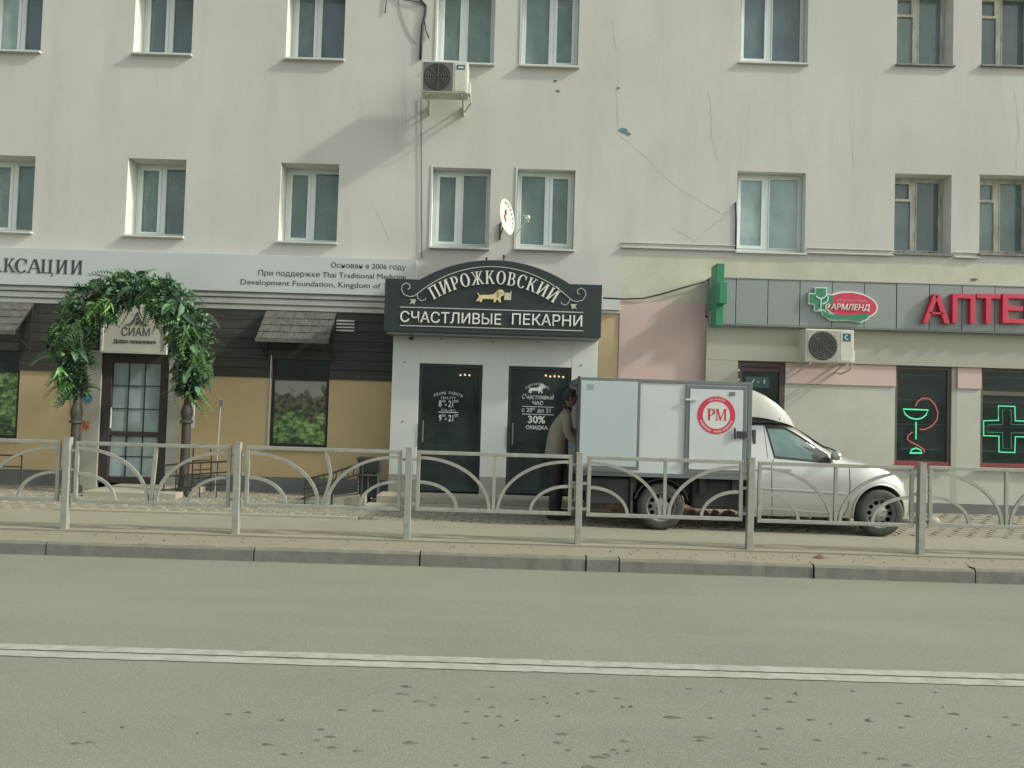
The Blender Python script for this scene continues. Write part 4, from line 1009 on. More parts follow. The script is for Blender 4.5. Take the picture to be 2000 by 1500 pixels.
# logo
def pxs(pts_, Y): return [P(u, v, Y) for u, v in pts_]
y1_ = YA-.05
cr = [(1594,563),(1613,563),(1613,576),(1627,577),(1627,595),(1612,595),(1611,607),(1592,606),(1592,593),(1581,592),(1582,574),(1594,575)]
def grow(pp, k):
    cx = sum(p[0] for p in pp)/len(pp); cy = sum(p[1] for p in pp)/len(pp)
    return [(p[0]+(k if p[0] > cx else -k), p[1]+(k if p[1] > cy else -k)) for p in pp]
def oval(cx, cy, rx, ry, tilt, n=28): 
    return [(cx+rx*math.cos(2*PI*k/n), cy+ry*math.sin(2*PI*k/n)+tilt*rx*math.cos(2*PI*k/n)) for k in range(n)]
rib = [(1606,607),(1622,614),(1650,616),(1680,614),(1698,611),(1694,622),(1680,628),(1655,624),(1625,624),(1608,617)]
b = MB(); b.prism(pxs(grow(cr, 2), y1_), y1_, YA-.005); b.prism(pxs(oval(1662, 597, 53, 28, .08), y1_), y1_+.002, YA-.005); b.prism(pxs(grow(rib, 2.2), y1_), y1_+.004, YA-.005); b.build('logo_outline', GRNW, ps)
MB().prism(pxs(cr, y1_), y1_-.006, y1_-.0005).build('logo_cross', GREEN, ps)
MB().prism(pxs(oval(1663, 597, 49, 25, .08), y1_), y1_-.004, y1_+.0015).build('logo_oval', RED, ps)
MB().prism(pxs(rib, y1_), y1_-.008, y1_-.0045).build('logo_ribbon', GREEN, ps)
b = MB(); yq = y1_-.010
b.path([PV(u, v, yq) for u, v in ((1594,578),(1600,583),(1608,582),(1614,577),(1618,581),(1616,588),(1611,592),(1606,594))], .02, .006)
b.path([PV(u, v, yq-.001) for u, v in ((1604,583),(1603,604))], .016, .006); b.path([PV(u, v, yq-.001) for u, v in ((1597,605),(1610,606))], .016, .006); b.build('logo_bowl', GRNW, ps)
text_obj('lettering', 'ФАРМЛЕНД', RECT(1611, 593, 1698, 608, y1_), y1_-.018, SILVER, ps, bold=.012, depth=.006, shear=.2)
text_obj('lettering', 'АПТЕЧНАЯ СЕТЬ', RECT(1632, 585, 1694, 590, y1_), y1_-.006, mat('pale_pink', (.5,.25,.28), .5, bump=0), ps, bold=.02, depth=.001)
# green cross seen edge-on
Yc0 = 12.40; gx = X(1401, 580, Yc0); gz = Z(1401, 578, Yc0)
t = thing('green_cross_sign', 'green pharmacy cross sign mounted edge-on at the left end of the grey pharmacy fascia', 'sign', (gx, Yc0, gz))
L_, a_ = .50, .17
crp = [(-a_,-L_),(a_,-L_),(a_,-a_),(L_*.72,-a_),(L_*.72,a_),(a_,a_),(a_,L_),(-a_,L_),(-a_,a_),(-L_*.72,a_),(-L_*.72,-a_),(-a_,-a_)]
b = MB(); b.prism(crp, -.065, .065); b.v = [(gx+v[1], Yc0+v[0], gz+v[2]) for v in b.v]; b.f = [f[::-1] for f in b.f]; b.build('cross_box', GREEN, t, bevel=.008)
b = MB(); b.tube([(gx, Yc0+.3, gz+.02), (gx, YA+.001, gz+.02)], .02, 8); b.build('bracket', VANG, t)

# neon signs
def neon(pts_, Y, r, n=6, closed=False): return MB().tube([PV(u, v, Y) for u, v in pts_], r, n, closed)
yn = YP+.12
yn = YP+.02
t = thing('neon_sign', 'neon bowl and snake pharmacy sign in the window right of the van bonnet', 'neon sign', (X(1790, 830, yn), yn, Z(1790, 885, yn)))
bowl = [(1764,799),(1813,801),(1808,811),(1800,817),(1789,819),(1777,816),(1768,809)]
neon(bowl, yn, .012, 6, True).build('neon_bowl', NEONG, t); neon([(1789,824),(1789,858)], yn, .012).build('neon_stem', NEONG, t)
neon([(1777,885),(1781,878),(1789,875),(1798,879),(1801,885)], yn, .014, 6, True).build('neon_foot', NEONG, t)
neon([(1788,793),(1792,784),(1802,778),(1815,779),(1826,790),(1832,806),(1830,820),(1820,832),(1806,839),(1797,839)], yn-.01, .010).build('neon_snake', NEONR, t)
neon([(1782,844),(1774,850),(1772,858),(1780,864),(1795,871),(1804,878),(1806,884)], yn-.01, .010).build('neon_snake', NEONR, t)
t = thing('neon_sign', 'green neon cross outline in the window at the right picture edge', 'neon sign', (X(1970, 830, yn), yn, Z(1970, 885, yn)))
neon([(1950,793),(1982,794),(1983,822),(2014,823),(2014,854),(1983,853),(1982,884),(1951,883),(1951,852),(1921,851),(1921,822),(1950,821)], yn, .012, 6, True).build('neon_outline', NEONG, t)
neon([(1958,801),(1975,801),(1975,829),(2006,830),(2006,846),(1975,845),(1975,876),(1959,876),(1958,845),(1929,844),(1929,829),(1958,829)], yn, .006, 6, True).build('neon_outline', mat('neon_dim', (.05,.2,.13), .5, bump=0, emit=(.03,.2,.1), estr=.3), t)

# ---- air conditioners
def ac_unit(u0, v0, u1, v1, Y, label, badge):
    x0, x1, z0, z1 = RECT(u0, v0, u1, v1, Y); dp = .30
    t = thing('air_conditioner', label, 'air conditioner', ((x0+x1)/2, Y, z0), 'outdoor air conditioner units')
    b = MB(); b.box(x0, x1, Y, Y+dp, z0, z1); b.build('casing', ACW, t, bevel=.015)
    wd = x1-x0; h = z1-z0; cx = x0+wd*.36; cz = (z0+z1)/2; r = h*.42
    MB().box(x0+wd*.04, x0+wd*.68, Y-.006, Y-.0005, z0+h*.05, z1-h*.05).build('front_panel', ACG if badge else GREIGE, t)
    b = MB(); b.lathe([(0.01, -.012), (r, -.012), (r+.012, -.007)], (cx, Y, cz), 28, 'y'); b.build('fan_guard', mat('guard', (.06,.06,.055), .6), t)
    b = MB()
    for k in range(1, 6): 
        rr = r*k/6+.02; b.tube([(cx+rr*math.cos(a*PI/12), Y-.018, cz+rr*math.sin(a*PI/12)) for a in range(24)], .004, 4, True)
    for k in range(8): b.tube([(cx, Y-.022, cz), (cx+r*math.cos(k*PI/4), Y-.018, cz+r*math.sin(k*PI/4))], .004, 4)
    stuff(b.build('guard_wires', mat('wire_grey', (.085,.085,.078), .6, bump=0), t))
    b = MB(); b.box(x0+wd*.72, x1-wd*.04, Y-.006, Y-.0005, z0+h*.06, z1-h*.06); b.build('service_panel', ACW, t, bevel=.003)
    bz = z1-h*.12
    if badge: MB().box(x0+wd*.755, x1-wd*.07, Y-.010, Y-.0065, bz-h*.14, bz).build('badge', NAVY, t); MB().box(x0+wd*.785, x1-wd*.10, Y-.012, Y-.0105, bz-h*.10, bz-h*.05).build('badge_stripe', SILVER, t)
    else:
        MB().box(x0+wd*.77, x1-wd*.075, Y-.010, Y-.0065, bz-h*.23, bz).build('badge', NAVY, t)
        b = MB(); 
        for pp in ringp(x0+wd*.845, bz-h*.115, h*.07, h*.07, h*.025, h*.025, 60, 320, 12): b.prism(pp, Y-.012, Y-.0105)
        b.build('badge_mark', SILVER, t)
    for xx in (x0+wd*.12, x1-wd*.12):
        b = MB(); b.bar((xx, Y+.02, z0-.02), (xx, YF, z0-.02), .03); b.bar((xx, YF-.02, z0-.02), (xx, YF-.02, z0-.17), .03); b.bar((xx, Y+.2, z0-.03), (xx, YF-.03, z0-.16), .02); b.build('bracket', ACW, t)
    b = MB(); b.box(x1-.001, x1+.045, Y+.06, Y+.2, z0+.02, z0+h*.4); b.build('valve_cover', ACW, t, bevel=.01)
    b = MB(); b.tube([(x1+.03, Y+.15, z0+.08), (x1+.05, Y+.2, z0-.08), (x1-.05, Y+.35, z0-.16), (x1-.09, YF-.01, z0-.1)], .014, 6); b.build('refrigerant_pipe', OLDPL, t)
ac_unit(823, 119, 914, 181, 12.45, 'white air conditioner high on the wall left of an upper window, cables above it', True)
ac_unit(1573, 643, 1668, 708, 12.35, 'white air conditioner under the grey pharmacy fascia sign', False)

# ---- cables on the wall
def cable(pts_, r, label, Y=YF-.02, nm='cable', m=CABLE):
    b = MB(); b.tube([PV(u, v, Y) for u, v in pts_], r, 6); o_ = b.build(nm, m, loc=PV(pts_[-1][0], pts_[-1][1], Y), smooth=True)
    return tag(o_, label, 'cable')
cable([(818,-60),(822,0),(832,12),(830,30),(825,50),(823,80),(821,116)], .022, 'thick dark cable bundle dropping onto the upper air conditioner')
cable([(745,-40),(790,0),(815,3),(830,10)], .010, 'thin dark cable coming from the left into the bundle above the air conditioner', YF-.03)
cable([(757,-30),(754,10),(752,26)], .008, 'short dangling cable end left of the bundle above the air conditioner')
cable([(822,190),(823,350),(824,505)], .006, 'thin straight cable running down the wall from the air conditioner to the bakery sign')
cable([(829,40),(832,60),(838,74)], .009, 'short frayed cable branch right of the thick cable bundle')
cable([(775,-10),(785,30),(800,68),(812,85)], .005, 'thin grey wire curving down the wall beside the cable bundle', YF-.01, m=GALV)
cable([(1178,582),(1215,584),(1255,583),(1290,575),(1330,563),(1376,550)], .014, 'dark sagging cable from the bakery sign to the pharmacy sign', YF-.06)
cable([(1437,395),(1438,430),(1437,490)], .012, 'short dark vertical cable at the left edge of the window above the pharmacy', YF-.012)

# ---- satellite dish
Yd = 12.55; dx, dz = P(990, 424, Yd)
t = thing('satellite_dish', 'white satellite dish with a red mark between two upper windows', 'satellite dish', (X(977, 455, YF), YF, Z(977, 455, YF)))
ax = Vector((.90, -.42, .10)).normalized(); e1 = ax.cross(Vector((0, 0, 1))).normalized(); e2 = e1.cross(ax)
c0 = Vector((dx, Yd, dz)); v = []; f = []; n = 28
rings_ = [0.0001, .1, .2, .27, .30]
for off, rev in ((0, 0), (-.008, 1)):
    for r_ in rings_:
        for k in range(n):
            a = 2*PI*k/n; v.append(c0+e1*(r_*.92*math.cos(a))+e2*(r_*math.sin(a))+ax*(r_*r_*.55+off-.04))
for s2 in (0, 1):
    o2 = s2*len(rings_)*n
    for i in range(len(rings_)-1):
        for k in range(n):
            q = (o2+i*n+k, o2+(i+1)*n+k, o2+(i+1)*n+(k+1) % n, o2+i*n+(k+1) % n); f.append(q if s2 else q[::-1])
lo = (len(rings_)-1)*n
for k in range(n): f.append((lo+k, lo+(k+1) % n, lo+len(rings_)*n+(k+1) % n, lo+len(rings_)*n+k))
MB().add(v, f).build('reflector', mat('dish_white', (.52, .52, .49), .5, var=.04, bump=0), t, smooth=True)
b = MB()
def dishp(a_, r_, off=.004): return c0+e1*(r_*.92*math.cos(a_))+e2*(r_*math.sin(a_))+ax*(r_*r_*.55+off-.04)
for k in range(8):
    a = math.radians(105-k*17) if False else math.radians(180-(95-k*18)); p = dishp(a, .245); b.ball(p, .018, 6, (.6, .6, 1))
b.build('dot_lettering', INK, t)
b = MB(); b.bar(dishp(PI*.30, .05, .01), dishp(PI*1.45, .07, .01), .022, .008); b.build('red_mark', RED, t)
b = MB(); b.bar(dishp(PI*.55, .13, .01), dishp(PI*.62, .05, .01), .03, .01); b.build('black_mark', INK, t)
lnb = c0+ax*.36+Vector((0, 0, -.12))
b = MB(); b.tube([c0-e2*.3, c0-e2*.36+ax*.1, lnb], .010, 6); b.tube([lnb-e1*.06, lnb+e1*.06+Vector((0, 0, .03))], .018, 6); b.build('feed_arm', ACW, t)
b = MB(); b.ball(lnb+Vector((.02, 0, .05)), .04, 8); b.tube([lnb, lnb+Vector((.03, 0, .06)), lnb+Vector((-.05, 0, .07))], .012, 6); b.build('feed_horn', TRIMW, t)
wm = PV(977, 450, YF)
b = MB(); b.tube([wm+Vector((0, -.01, -.16)), wm+Vector((0, -.01, .12))], .014, 6); b.tube([wm, wm+Vector((0, -.3, .02)), c0-ax*.05], .014, 6); b.tube([wm+Vector((0, -.01, -.1)), c0-ax*.05-e2*.1], .010, 6); b.build('mount', IRON, t)

# =================================================================== LEAF ARCH
YR = 12.15
t = thing('leaf_arch', 'arch of artificial green leaves on two dark columns around the salon door', 'floral arch', (X(262, 960, YR), YR, 0))
def cenpath(s):
    # s in 0..1 from left column top over the crown to right column top, px
    ctrl = [(147, 775), (142, 730), (140, 680), (148, 630), (176, 592), (222, 568), (262, 562), (305, 570), (345, 595), (370, 640), (380, 690), (378, 735), (366, 772)]
    q = s*(len(ctrl)-1); i = min(int(q), len(ctrl)-2); f_ = q-i
    return (ctrl[i][0]+(ctrl[i+1][0]-ctrl[i][0])*f_, ctrl[i][1]+(ctrl[i+1][1]-ctrl[i][1])*f_)
def thick(s):
    tab = [.12, .20, .28, .32, .29, .24, .23, .23, .27, .30, .28, .21, .13]
    q = min(max(s, 0), .9999)*12; i = int(q); return tab[i]+(tab[i+1]-tab[i])*(q-i)
for u in (146, 362):
    xx, zz = P(u, 880, YR); zt = Z(u, 775, YR)
    b = MB(); b.lathe([(.13, 0), (.13, .10), (.09, .13), (.075, .3), (.07, .75), (.068, zt-.42), (.10, zt-.41), (.10, zt-.375), (.07, zt-.36), (.085, zt-.3), (.095, zt-.24), (.075, zt-.16), (.055, zt-.12), (.055, zt+.15)], (xx, YR, 0), 16)
    b.build('column', COLUMN, t, auto=40)
def leaf_mb(L, W, droop, nseg=4, fold=.25):
    v = []; f = []
    for i in range(nseg+1):
        s = i/nseg; w_ = W*math.sin(PI*(s**.8)*.96+.06)*.5; y = 0; z = -droop*L*s*s; x = L*s*(1-.25*droop*s)
        v += [(x, -w_, z+w_*fold), (x, 0, z), (x, w_, z+w_*fold)]
    for i in range(nseg):
        a = i*3; f += [(a, a+3, a+4, a+1), (a+1, a+4, a+5, a+2)]
    return MB().add(v, f)
def frond_mb(L, W, droop):
    b = MB(); n = 9
    for i in range(1, n+1):
        s = i/n; c = Vector((L*s*(1-.2*droop*s), 0, -droop*L*s*s)); l = W*(1-.75*s)+.02
        for sg in (-1, 1):
            tip = c+Vector((l*.55, sg*l, -l*.2)); bs_ = c+Vector((-.012, 0, 0)); md = c+Vector((l*.35+.012, sg*l*.5, 0)); md2 = c+Vector((l*.2-.014, sg*l*.55, 0))
            b.add([bs_, md2, tip, md], [(0, 1, 2, 3)])
    b.add([(0,-.004,0),(L,-.002,-droop*L),(L,.002,-droop*L),(0,.004,0)],[(0,1,2,3)])
    return b
kinds = [(leaf_mb(.26, .085, .9), LEAF1), (leaf_mb(.30, .05, 1.0), LEAF3), (frond_mb(.34, .10, .6), LEAF1), (frond_mb(.30, .11, .9), LEAF2), (leaf_mb(.24, .12, .5), LEAF2), (frond_mb(.32, .08, 1.1), LEAF3)]
protos = []
for mbk, mk in kinds:
    o_ = mbk.build('leaf', mk, None); o_.parent = t; protos.append([o_, False])
def put_leaf(k, p, dirv, sc):
    o_, used = protos[k]
    if used: o_ = o_.copy(); COL.objects.link(o_)
    protos[k][1] = True
    q = Vector(dirv).normalized().to_track_quat('X', 'Z'); roll = Matrix.Rotation(rnd.uniform(-.9, .9), 4, 'X')
    mloc = Vector(p)-Vector(t['_o'])
    o_.parent = t; o_.matrix_parent_inverse = Matrix(); o_.matrix_basis = Matrix.Translation(mloc) @ q.to_matrix().to_4x4() @ roll @ Matrix.Scale(sc, 4)
special = [(192, 592, 5, 12, .9), (208, 592, 1, 6, .8), (355, 645, 5, 8, .8), (368, 640, 1, 7, .8), (385, 690, 5, 6, .8), (120, 640, 5, 6, .7), (115, 720, 1, 7, .9), (345, 600, 4, 8, 1.0), (150, 640, 3, 6, 1.0)]
cnt = 0
for (u, v, k, n_, sc) in special:
    for j in range(n_):
        p = PV(u+rnd.uniform(-10, 10), v+rnd.uniform(-8, 8), YR-.26); put_leaf(k, p, (rnd.uniform(-.6, .6), -.5, rnd.uniform(-1.0, .2)), sc*rnd.uniform(.8, 1.15)); cnt += 1
while cnt < 288:
    s = rnd.random(); u, v = cenpath(s); th = rnd.uniform(0, 2*PI); R__ = thick(s)*rnd.uniform(.45, 1.0)
    c = PV(u, v, YR)
    # local outward dir around the path
    u2, v2 = cenpath(min(1, s+.02)); tg = (PV(u2, v2, YR)-PV(cenpath(max(0, s-.02))[0], cenpath(max(0, s-.02))[1], YR)).normalized()
    n1 = Vector((0, -1, 0)); n2 = tg.cross(n1)
    od = n1*math.cos(th)+n2*math.sin(th)
    if od.y > .5: continue
    dirv = od+tg*rnd.uniform(-.7, .7)+Vector((0, 0, -.25))
    k = rnd.choices([0, 2, 3, 4, 1, 5], [5, 6, 5, 3, 1, 1.5])[0]
    put_leaf(k, c+od*R__*1.0, dirv, rnd.uniform(.6, 1.1)); cnt += 1
# mass of small leaves inside
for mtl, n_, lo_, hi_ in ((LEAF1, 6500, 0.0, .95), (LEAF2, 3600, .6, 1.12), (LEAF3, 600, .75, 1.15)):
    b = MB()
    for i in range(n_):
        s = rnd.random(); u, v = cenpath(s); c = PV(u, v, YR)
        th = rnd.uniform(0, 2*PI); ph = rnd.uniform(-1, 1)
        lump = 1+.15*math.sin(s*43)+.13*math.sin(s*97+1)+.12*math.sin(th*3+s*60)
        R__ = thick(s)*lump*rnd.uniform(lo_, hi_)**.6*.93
        u2, v2 = cenpath(min(1, s+.02)); u3, v3 = cenpath(max(0, s-.02)); tg = (PV(u2, v2, YR)-PV(u3, v3, YR)).normalized()
        n1 = Vector((0, -1, 0)); n2 = tg.cross(n1); od = n1*math.cos(th)+n2*math.sin(th)
        p = c+od*R__+tg*ph*.04
        d1 = (od+Vector((rnd.uniform(-1, 1), rnd.uniform(-1, 1), rnd.uniform(-1, .7)))).normalized(); d2 = d1.cross(Vector((rnd.uniform(-1, 1), rnd.uniform(-1, 1), rnd.uniform(-1, 1)))).normalized()
        L1 = rnd.uniform(.04, .10); w_ = L1*.24
        b.add([p, p+d1*L1*.5+d2*w_, p+d1*L1, p+d1*L1*.5-d2*w_], [(0, 1, 2, 3)])
    stuff(b.build('small_leaves', mtl, t))
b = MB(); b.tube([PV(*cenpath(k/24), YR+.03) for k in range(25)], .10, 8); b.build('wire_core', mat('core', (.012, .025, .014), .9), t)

# =================================================================== RAILINGS, BIN, POLES
def rail_thing(nm, label, cat, segs_, r, Y, m=IRON, group=None):
    x, z = P(segs_[0][0][0], segs_[0][0][1], Y)
    tt = thing(nm, label, cat, (x, Y, 0), group)
    return tt
Yr = 12.0
def zr_(u, v): return PV(u, v, Yr)
tt = rail_thing('step_railing', 'dark iron railing right of the salon door, behind the second fence panel', 'railing', [[(380, 950)]], 0, Yr)
MB().tube([zr_(312, 910), zr_(360, 905), zr_(447, 901)], .014, 6).build('handrail', IRON, tt)
MB().tube([zr_(310, 932), zr_(380, 926), zr_(446, 922)], .011, 6).build('rail', IRON, tt)
MB().tube([zr_(312, 958), zr_(380, 950), zr_(446, 944)], .011, 6).build('rail', IRON, tt)
for u in (322, 345, 368, 392, 425, 447):
    x = zr_(u, 905).x; MB().tube([(x, Yr, 0), (x, Yr, Z(u, 904-(u-380)*.06, Yr))], .012, 6).build('post', IRON, tt)
tt = rail_thing('wall_railing', 'dark curved iron handrail behind the railing right of the leaf arch', 'railing', [[(400, 950)]], 0, 12.5)
MB().tube([PV(378, 871, 12.5), PV(398, 869, 12.5), PV(410, 873, 12.5), PV(413, 885, 12.5), PV(412, 960, 12.5)], .014, 6).build('handrail', IRON, tt)
x = PV(378, 871, 12.5); MB().tube([(x.x, 12.5, 0), x], .012, 6).build('post', IRON, tt)
for v in (900, 918, 935): MB().tube([PV(378, v, 12.5), PV(412, v-2, 12.5)], .009, 6).build('rail', IRON, tt)
tt = rail_thing('side_railing', 'low dark iron railing at the left picture edge in front of the ochre wall', 'railing', [[(20, 950)]], 0, 12.3)
MB().tube([PV(-90, 886, 12.3), PV(43, 890, 12.3)], .013, 6).build('handrail', IRON, tt); MB().tube([PV(-90, 909, 12.3), PV(43, 912, 12.3)], .011, 6).build('rail', IRON, tt)
for u in (-90, -40, 43): 
    p = PV(u, 888+(u)*.03, 12.3); MB().tube([(p.x, 12.3, 0), p], .012, 6).build('post', IRON, tt)
Yq = 11.6
tt = rail_thing('ramp_railing', 'sloping dark ramp railing beside the black litter bin', 'railing', [[(650, 960)]], 0, Yq)
MB().tube([PV(597, 940, Yq), PV(606, 934, Yq), PV(655, 922, Yq), PV(702, 906, Yq), PV(712, 903, Yq)], .015, 6).build('handrail', IRON, tt)
MB().tube([PV(592, 956, Yq), PV(645, 942, Yq), PV(706, 925, Yq)], .012, 6).build('rail', IRON, tt)
MB().tube([PV(588, 974, Yq), PV(645, 960, Yq), PV(706, 943, Yq)], .012, 6).build('rail', IRON, tt)
for k in range(10):
    u = 600+k*11.5; p = PV(u, 934.5-k*3.0, Yq); q = PV(u-2, 955-k*3.2, Yq); MB().tube([q, p], .009, 6).build('baluster', IRON, tt)
for u, v in ((597, 940), (650, 925), (708, 905)):
    p = PV(u, v, Yq); MB().tube([(p.x, Yq, 0), p], .014, 6).build('post', IRON, tt)
b = MB(); xr0, xr1 = PV(590, 960, Yq).x, PV(712, 960, Yq).x; b.prism([(xr0, 0), (xr1, 0), (xr1, .16)], Yq+.05, Yq+.7); tag(b.build('ramp', CONC, loc=((xr0+xr1)/2, Yq+.4, 0)), 'small concrete ramp behind the sloping railing beside the bakery', 'ramp')
# litter bin
Yb = 11.95; xb_, _ = P(722, 940, Yb); zbt = Z(722, 893, Yb)
tt = thing('litter_bin', 'black litter bin with a slanted lid beside the bakery step', 'litter bin', (xb_, Yb, 0))
b = MB(); b.box(xb_-.14, xb_+.14, Yb-.14, Yb+.14, .10, zbt-.22); b.build('body', mat('bin_black', (.022,.024,.024), .5), tt, bevel=.02)
b = MB(); b.prism([(xb_-.19, zbt), (xb_+.17, zbt-.01), (xb_+.18, zbt-.20), (xb_+.12, zbt-.24), (xb_-.13, zbt-.24), (xb_-.14, zbt-.12)], Yb-.16, Yb+.16); b.build('lid', mat('bin_black', (.022,.024,.024), .5), tt, bevel=.015)
b = MB(); b.tube([(xb_-.17, Yb-.17, zbt-.27), (xb_+.17, Yb-.17, zbt-.26)], .012, 6); 
for sx in (-.15, .15): b.tube([(xb_+sx, Yb-.15, 0), (xb_+sx, Yb-.15, zbt-.25)], .014, 6)
b.build('stand', mat('bin_grey', (.09,.095,.09), .5), tt)
b = MB(); b.lathe([(.0, -.004), (.05, -.004), (.055, 0)], (xb_, Yb-.142, .48), 16, 'y'); b.tube([(xb_, Yb-.146, .25), (xb_, Yb-.146, .5)], .012, 6); b.build('emblem', mat('bin_grey', (.09,.095,.09), .5), tt)
# thin poles
p = PV(431, 778, 12.4); tt = thing('call_post', 'thin pale metal call post in front of the ochre wall right of the leaf arch', 'post', (p.x, 12.4, 0))
MB().tube([(p.x-.03, 12.4, 0), (p.x, 12.4, p.z)], .016, 8).build('pole', GALV, tt); MB().box(p.x+.002, p.x+.05, 12.37, 12.43, p.z-.12, p.z-.02).build('call_box', VANG, tt)
p = PV(376, 775, 12.75); b = MB(); b.box(p.x-.045, p.x+.045, 12.73, 12.76, PV(376, 836, 12.75).z, p.z)
tag(b.build('notice_board', SIGNW, loc=(p.x, 12.75, p.z)), 'narrow pale vertical notice board beside the right column of the leaf arch', 'notice board')

# border stones and soil behind the van
tt = thing('flower_bed', 'strip of dry reddish soil edged with rough pale stones behind the parked van', 'flower bed', (3, 11.9, 0))
x0, x1 = PV(1150, 990, 11.9).x, PV(1790, 990, 11.9).x
b = MB(); n, m_ = 60, 6; v = []; f = []
for i in range(n+1):
    for j in range(m_+1):
        x = x0+(x1-x0)*i/n*.35; y = 11.7+.9*j/m_; e = math.sin(PI*j/m_)*math.sin(PI*min(1, (i/n)*1.0)) ; v.append((x, y, .0+.16*e**.7+rnd.uniform(0, .035)*e if e > 0 else -.01))
for i in range(n):
    for j in range(m_): a = i*(m_+1)+j; f.append((a, a+m_+1, a+m_+2, a+1))
b.add(v, f); stuff(b.build('soil', SOIL, tt))
xx = x0+.9
while xx < x1:
    wd = rnd.uniform(.14, .26); b = MB(); b.ball((xx+wd/2, 11.55+rnd.uniform(-.02, .02), .03), .5, 9, (wd, .16, rnd.uniform(.13, .17)))
    b.build('border_stone', CONC, tt, auto=50); xx += wd+.01

# =================================================================== FENCE
YFN = 8.82
ubot = [122, 458, 795, 1128, 1460, 1800]; utop = [137, 468, 803, 1135, 1465, 1797]
pxw = [(X(a, 1045, YFN)+X(c, 880, YFN))/2 for a, c in zip(ubot, utop)]
stp = (pxw[-1]-pxw[0])/5; pxw = [pxw[0]+stp*k for k in range(-1, 8)]
HP = 1.035
fpost = None
plabels = ['off the left edge', 'by the left column of the leaf arch', 'between the salon door and its second window', 'in front of the left bakery door frame', 'in front of the open van door', 'at the back of the van cab', 'at the front bumper of the silver van', 'beyond the right picture edge', 'farthest beyond the right picture edge']
fence = thing('pedestrian_fence', 'grey tubular metal roadside fence with arched panels along the pavement edge', 'fence', (0, YFN, 0))
post_me = None
for k, x in enumerate(pxw):
    if post_me is None:
        b = MB(); b.box(-.037, .037, YFN-.037, YFN+.037, -.02, HP); b.box(-.040, .040, YFN-.040, YFN+.040, HP+.0005, HP+.008)
        p0_ = b.build('post', GALV, fence, bevel=.006); q = p0_; post_me = q.data
    else: q = p0_.copy(); COL.objects.link(q); q.parent = fence
    q.location = (x, 0, 0); q.rotation_euler = (rnd.uniform(-.008, .008), rnd.uniform(-.012, .012), 0)
def arcpts(x0, z0, rx, rz, sg, y, n=16):
    return [(x0+sg*rx*math.sin(PI/2*k/n), y, z0+rz*math.cos(PI/2*k/n)) for k in range(n+1)]
for k in range(len(pxw)-1):
    g = .085; xa_, xb2 = pxw[k]+g, pxw[k+1]-g; zb_, zt = .31, HP-.03; zoff = rnd.uniform(-.015, .015)
    if k == 1: zoff = -.01
    zb_ += zoff; zt += zoff*.5; xm = (xa_+xb2)/2; hw = (xb2-xa_)/2
    b = MB(); y = YFN; t_ = .032
    b.box(xa_, xb2, y-t_/2, y+t_/2, zt-.042, zt); b.box(xa_, xb2, y-t_/2, y+t_/2, zb_, zb_+.042)
    b.box(xa_, xa_+.042, y-t_/2+.0004, y+t_/2-.0004, zb_+.043, zt-.043); b.box(xb2-.042, xb2, y-t_/2+.0004, y+t_/2-.0004, zb_+.043, zt-.043)
    pn = b.build('panel', GALV, fence, bevel=.004)
    b = MB()
    if k == 2: b.path([(xm+.02, y, zt-.043), (xm+.06, y, zt-.20), (xm+.085, y, zt-.32), (xm+.05, y, zt-.48), (xm, y, zb_+.043)], .034, .028)
    elif k == 1: b.path([(xm+.03, y, zt+.0-.043), (xm-.01, y, zb_-.02)], .038, .035)
    else: b.box(xm-.018, xm+.018, y-.0155, y+.0155, zb_+.043, zt-.043)
    b.build('centre_bar', GALV, pn)
    H1 = zt-zb_-.09
    for sg, xs_ in ((1, xa_+.04), (-1, xb2-.04)):
        b = MB(); b.path(arcpts(xs_, zb_+.03, hw-.09, H1-.02, sg, y), .034, .027); b.build('large_arc', GALV, pn)
        b = MB(); b.path(arcpts(xs_, zb_+.03, hw*.48, H1*.50, sg, y+.001), .034, .027); b.build('small_arc', GALV, pn)
    for zz in (zt-.12, zb_+.36, zb_+.07):
        MB().box(pxw[k]+.038, xa_-.0005, y-.012, y+.012, zz, zz+.03).build('clamp', GALV, pn); MB().box(xb2+.0005, pxw[k+1]-.038, y-.012, y+.012, zz, zz+.03).build('clamp', GALV, pn)

# =================================================================== VAN
YV_ = 10.02
HWV = .80; CYV = YV_+HWV
van = thing('delivery_van', 'silver delivery van with a white box body and round red logo parked on the pavement', 'van', (X(1450, 1020, YV_), CYV, 0))
def vp(u, v, Y=YV_): return P(u, v, Y)
wz = .305; wr = .305
wxr = X(1292, 985, YV_); wxf = X(1722, 1003, YV_)
YBX = YV_-.03
bx0_, bx1_, bz0, bz1 = RECT(1130, 745, 1466, 931, YBX); bz1 = Z(1300, 744, YBX); bz0 = Z(1300, 930, YBX)
yfar = CYV+HWV+.03
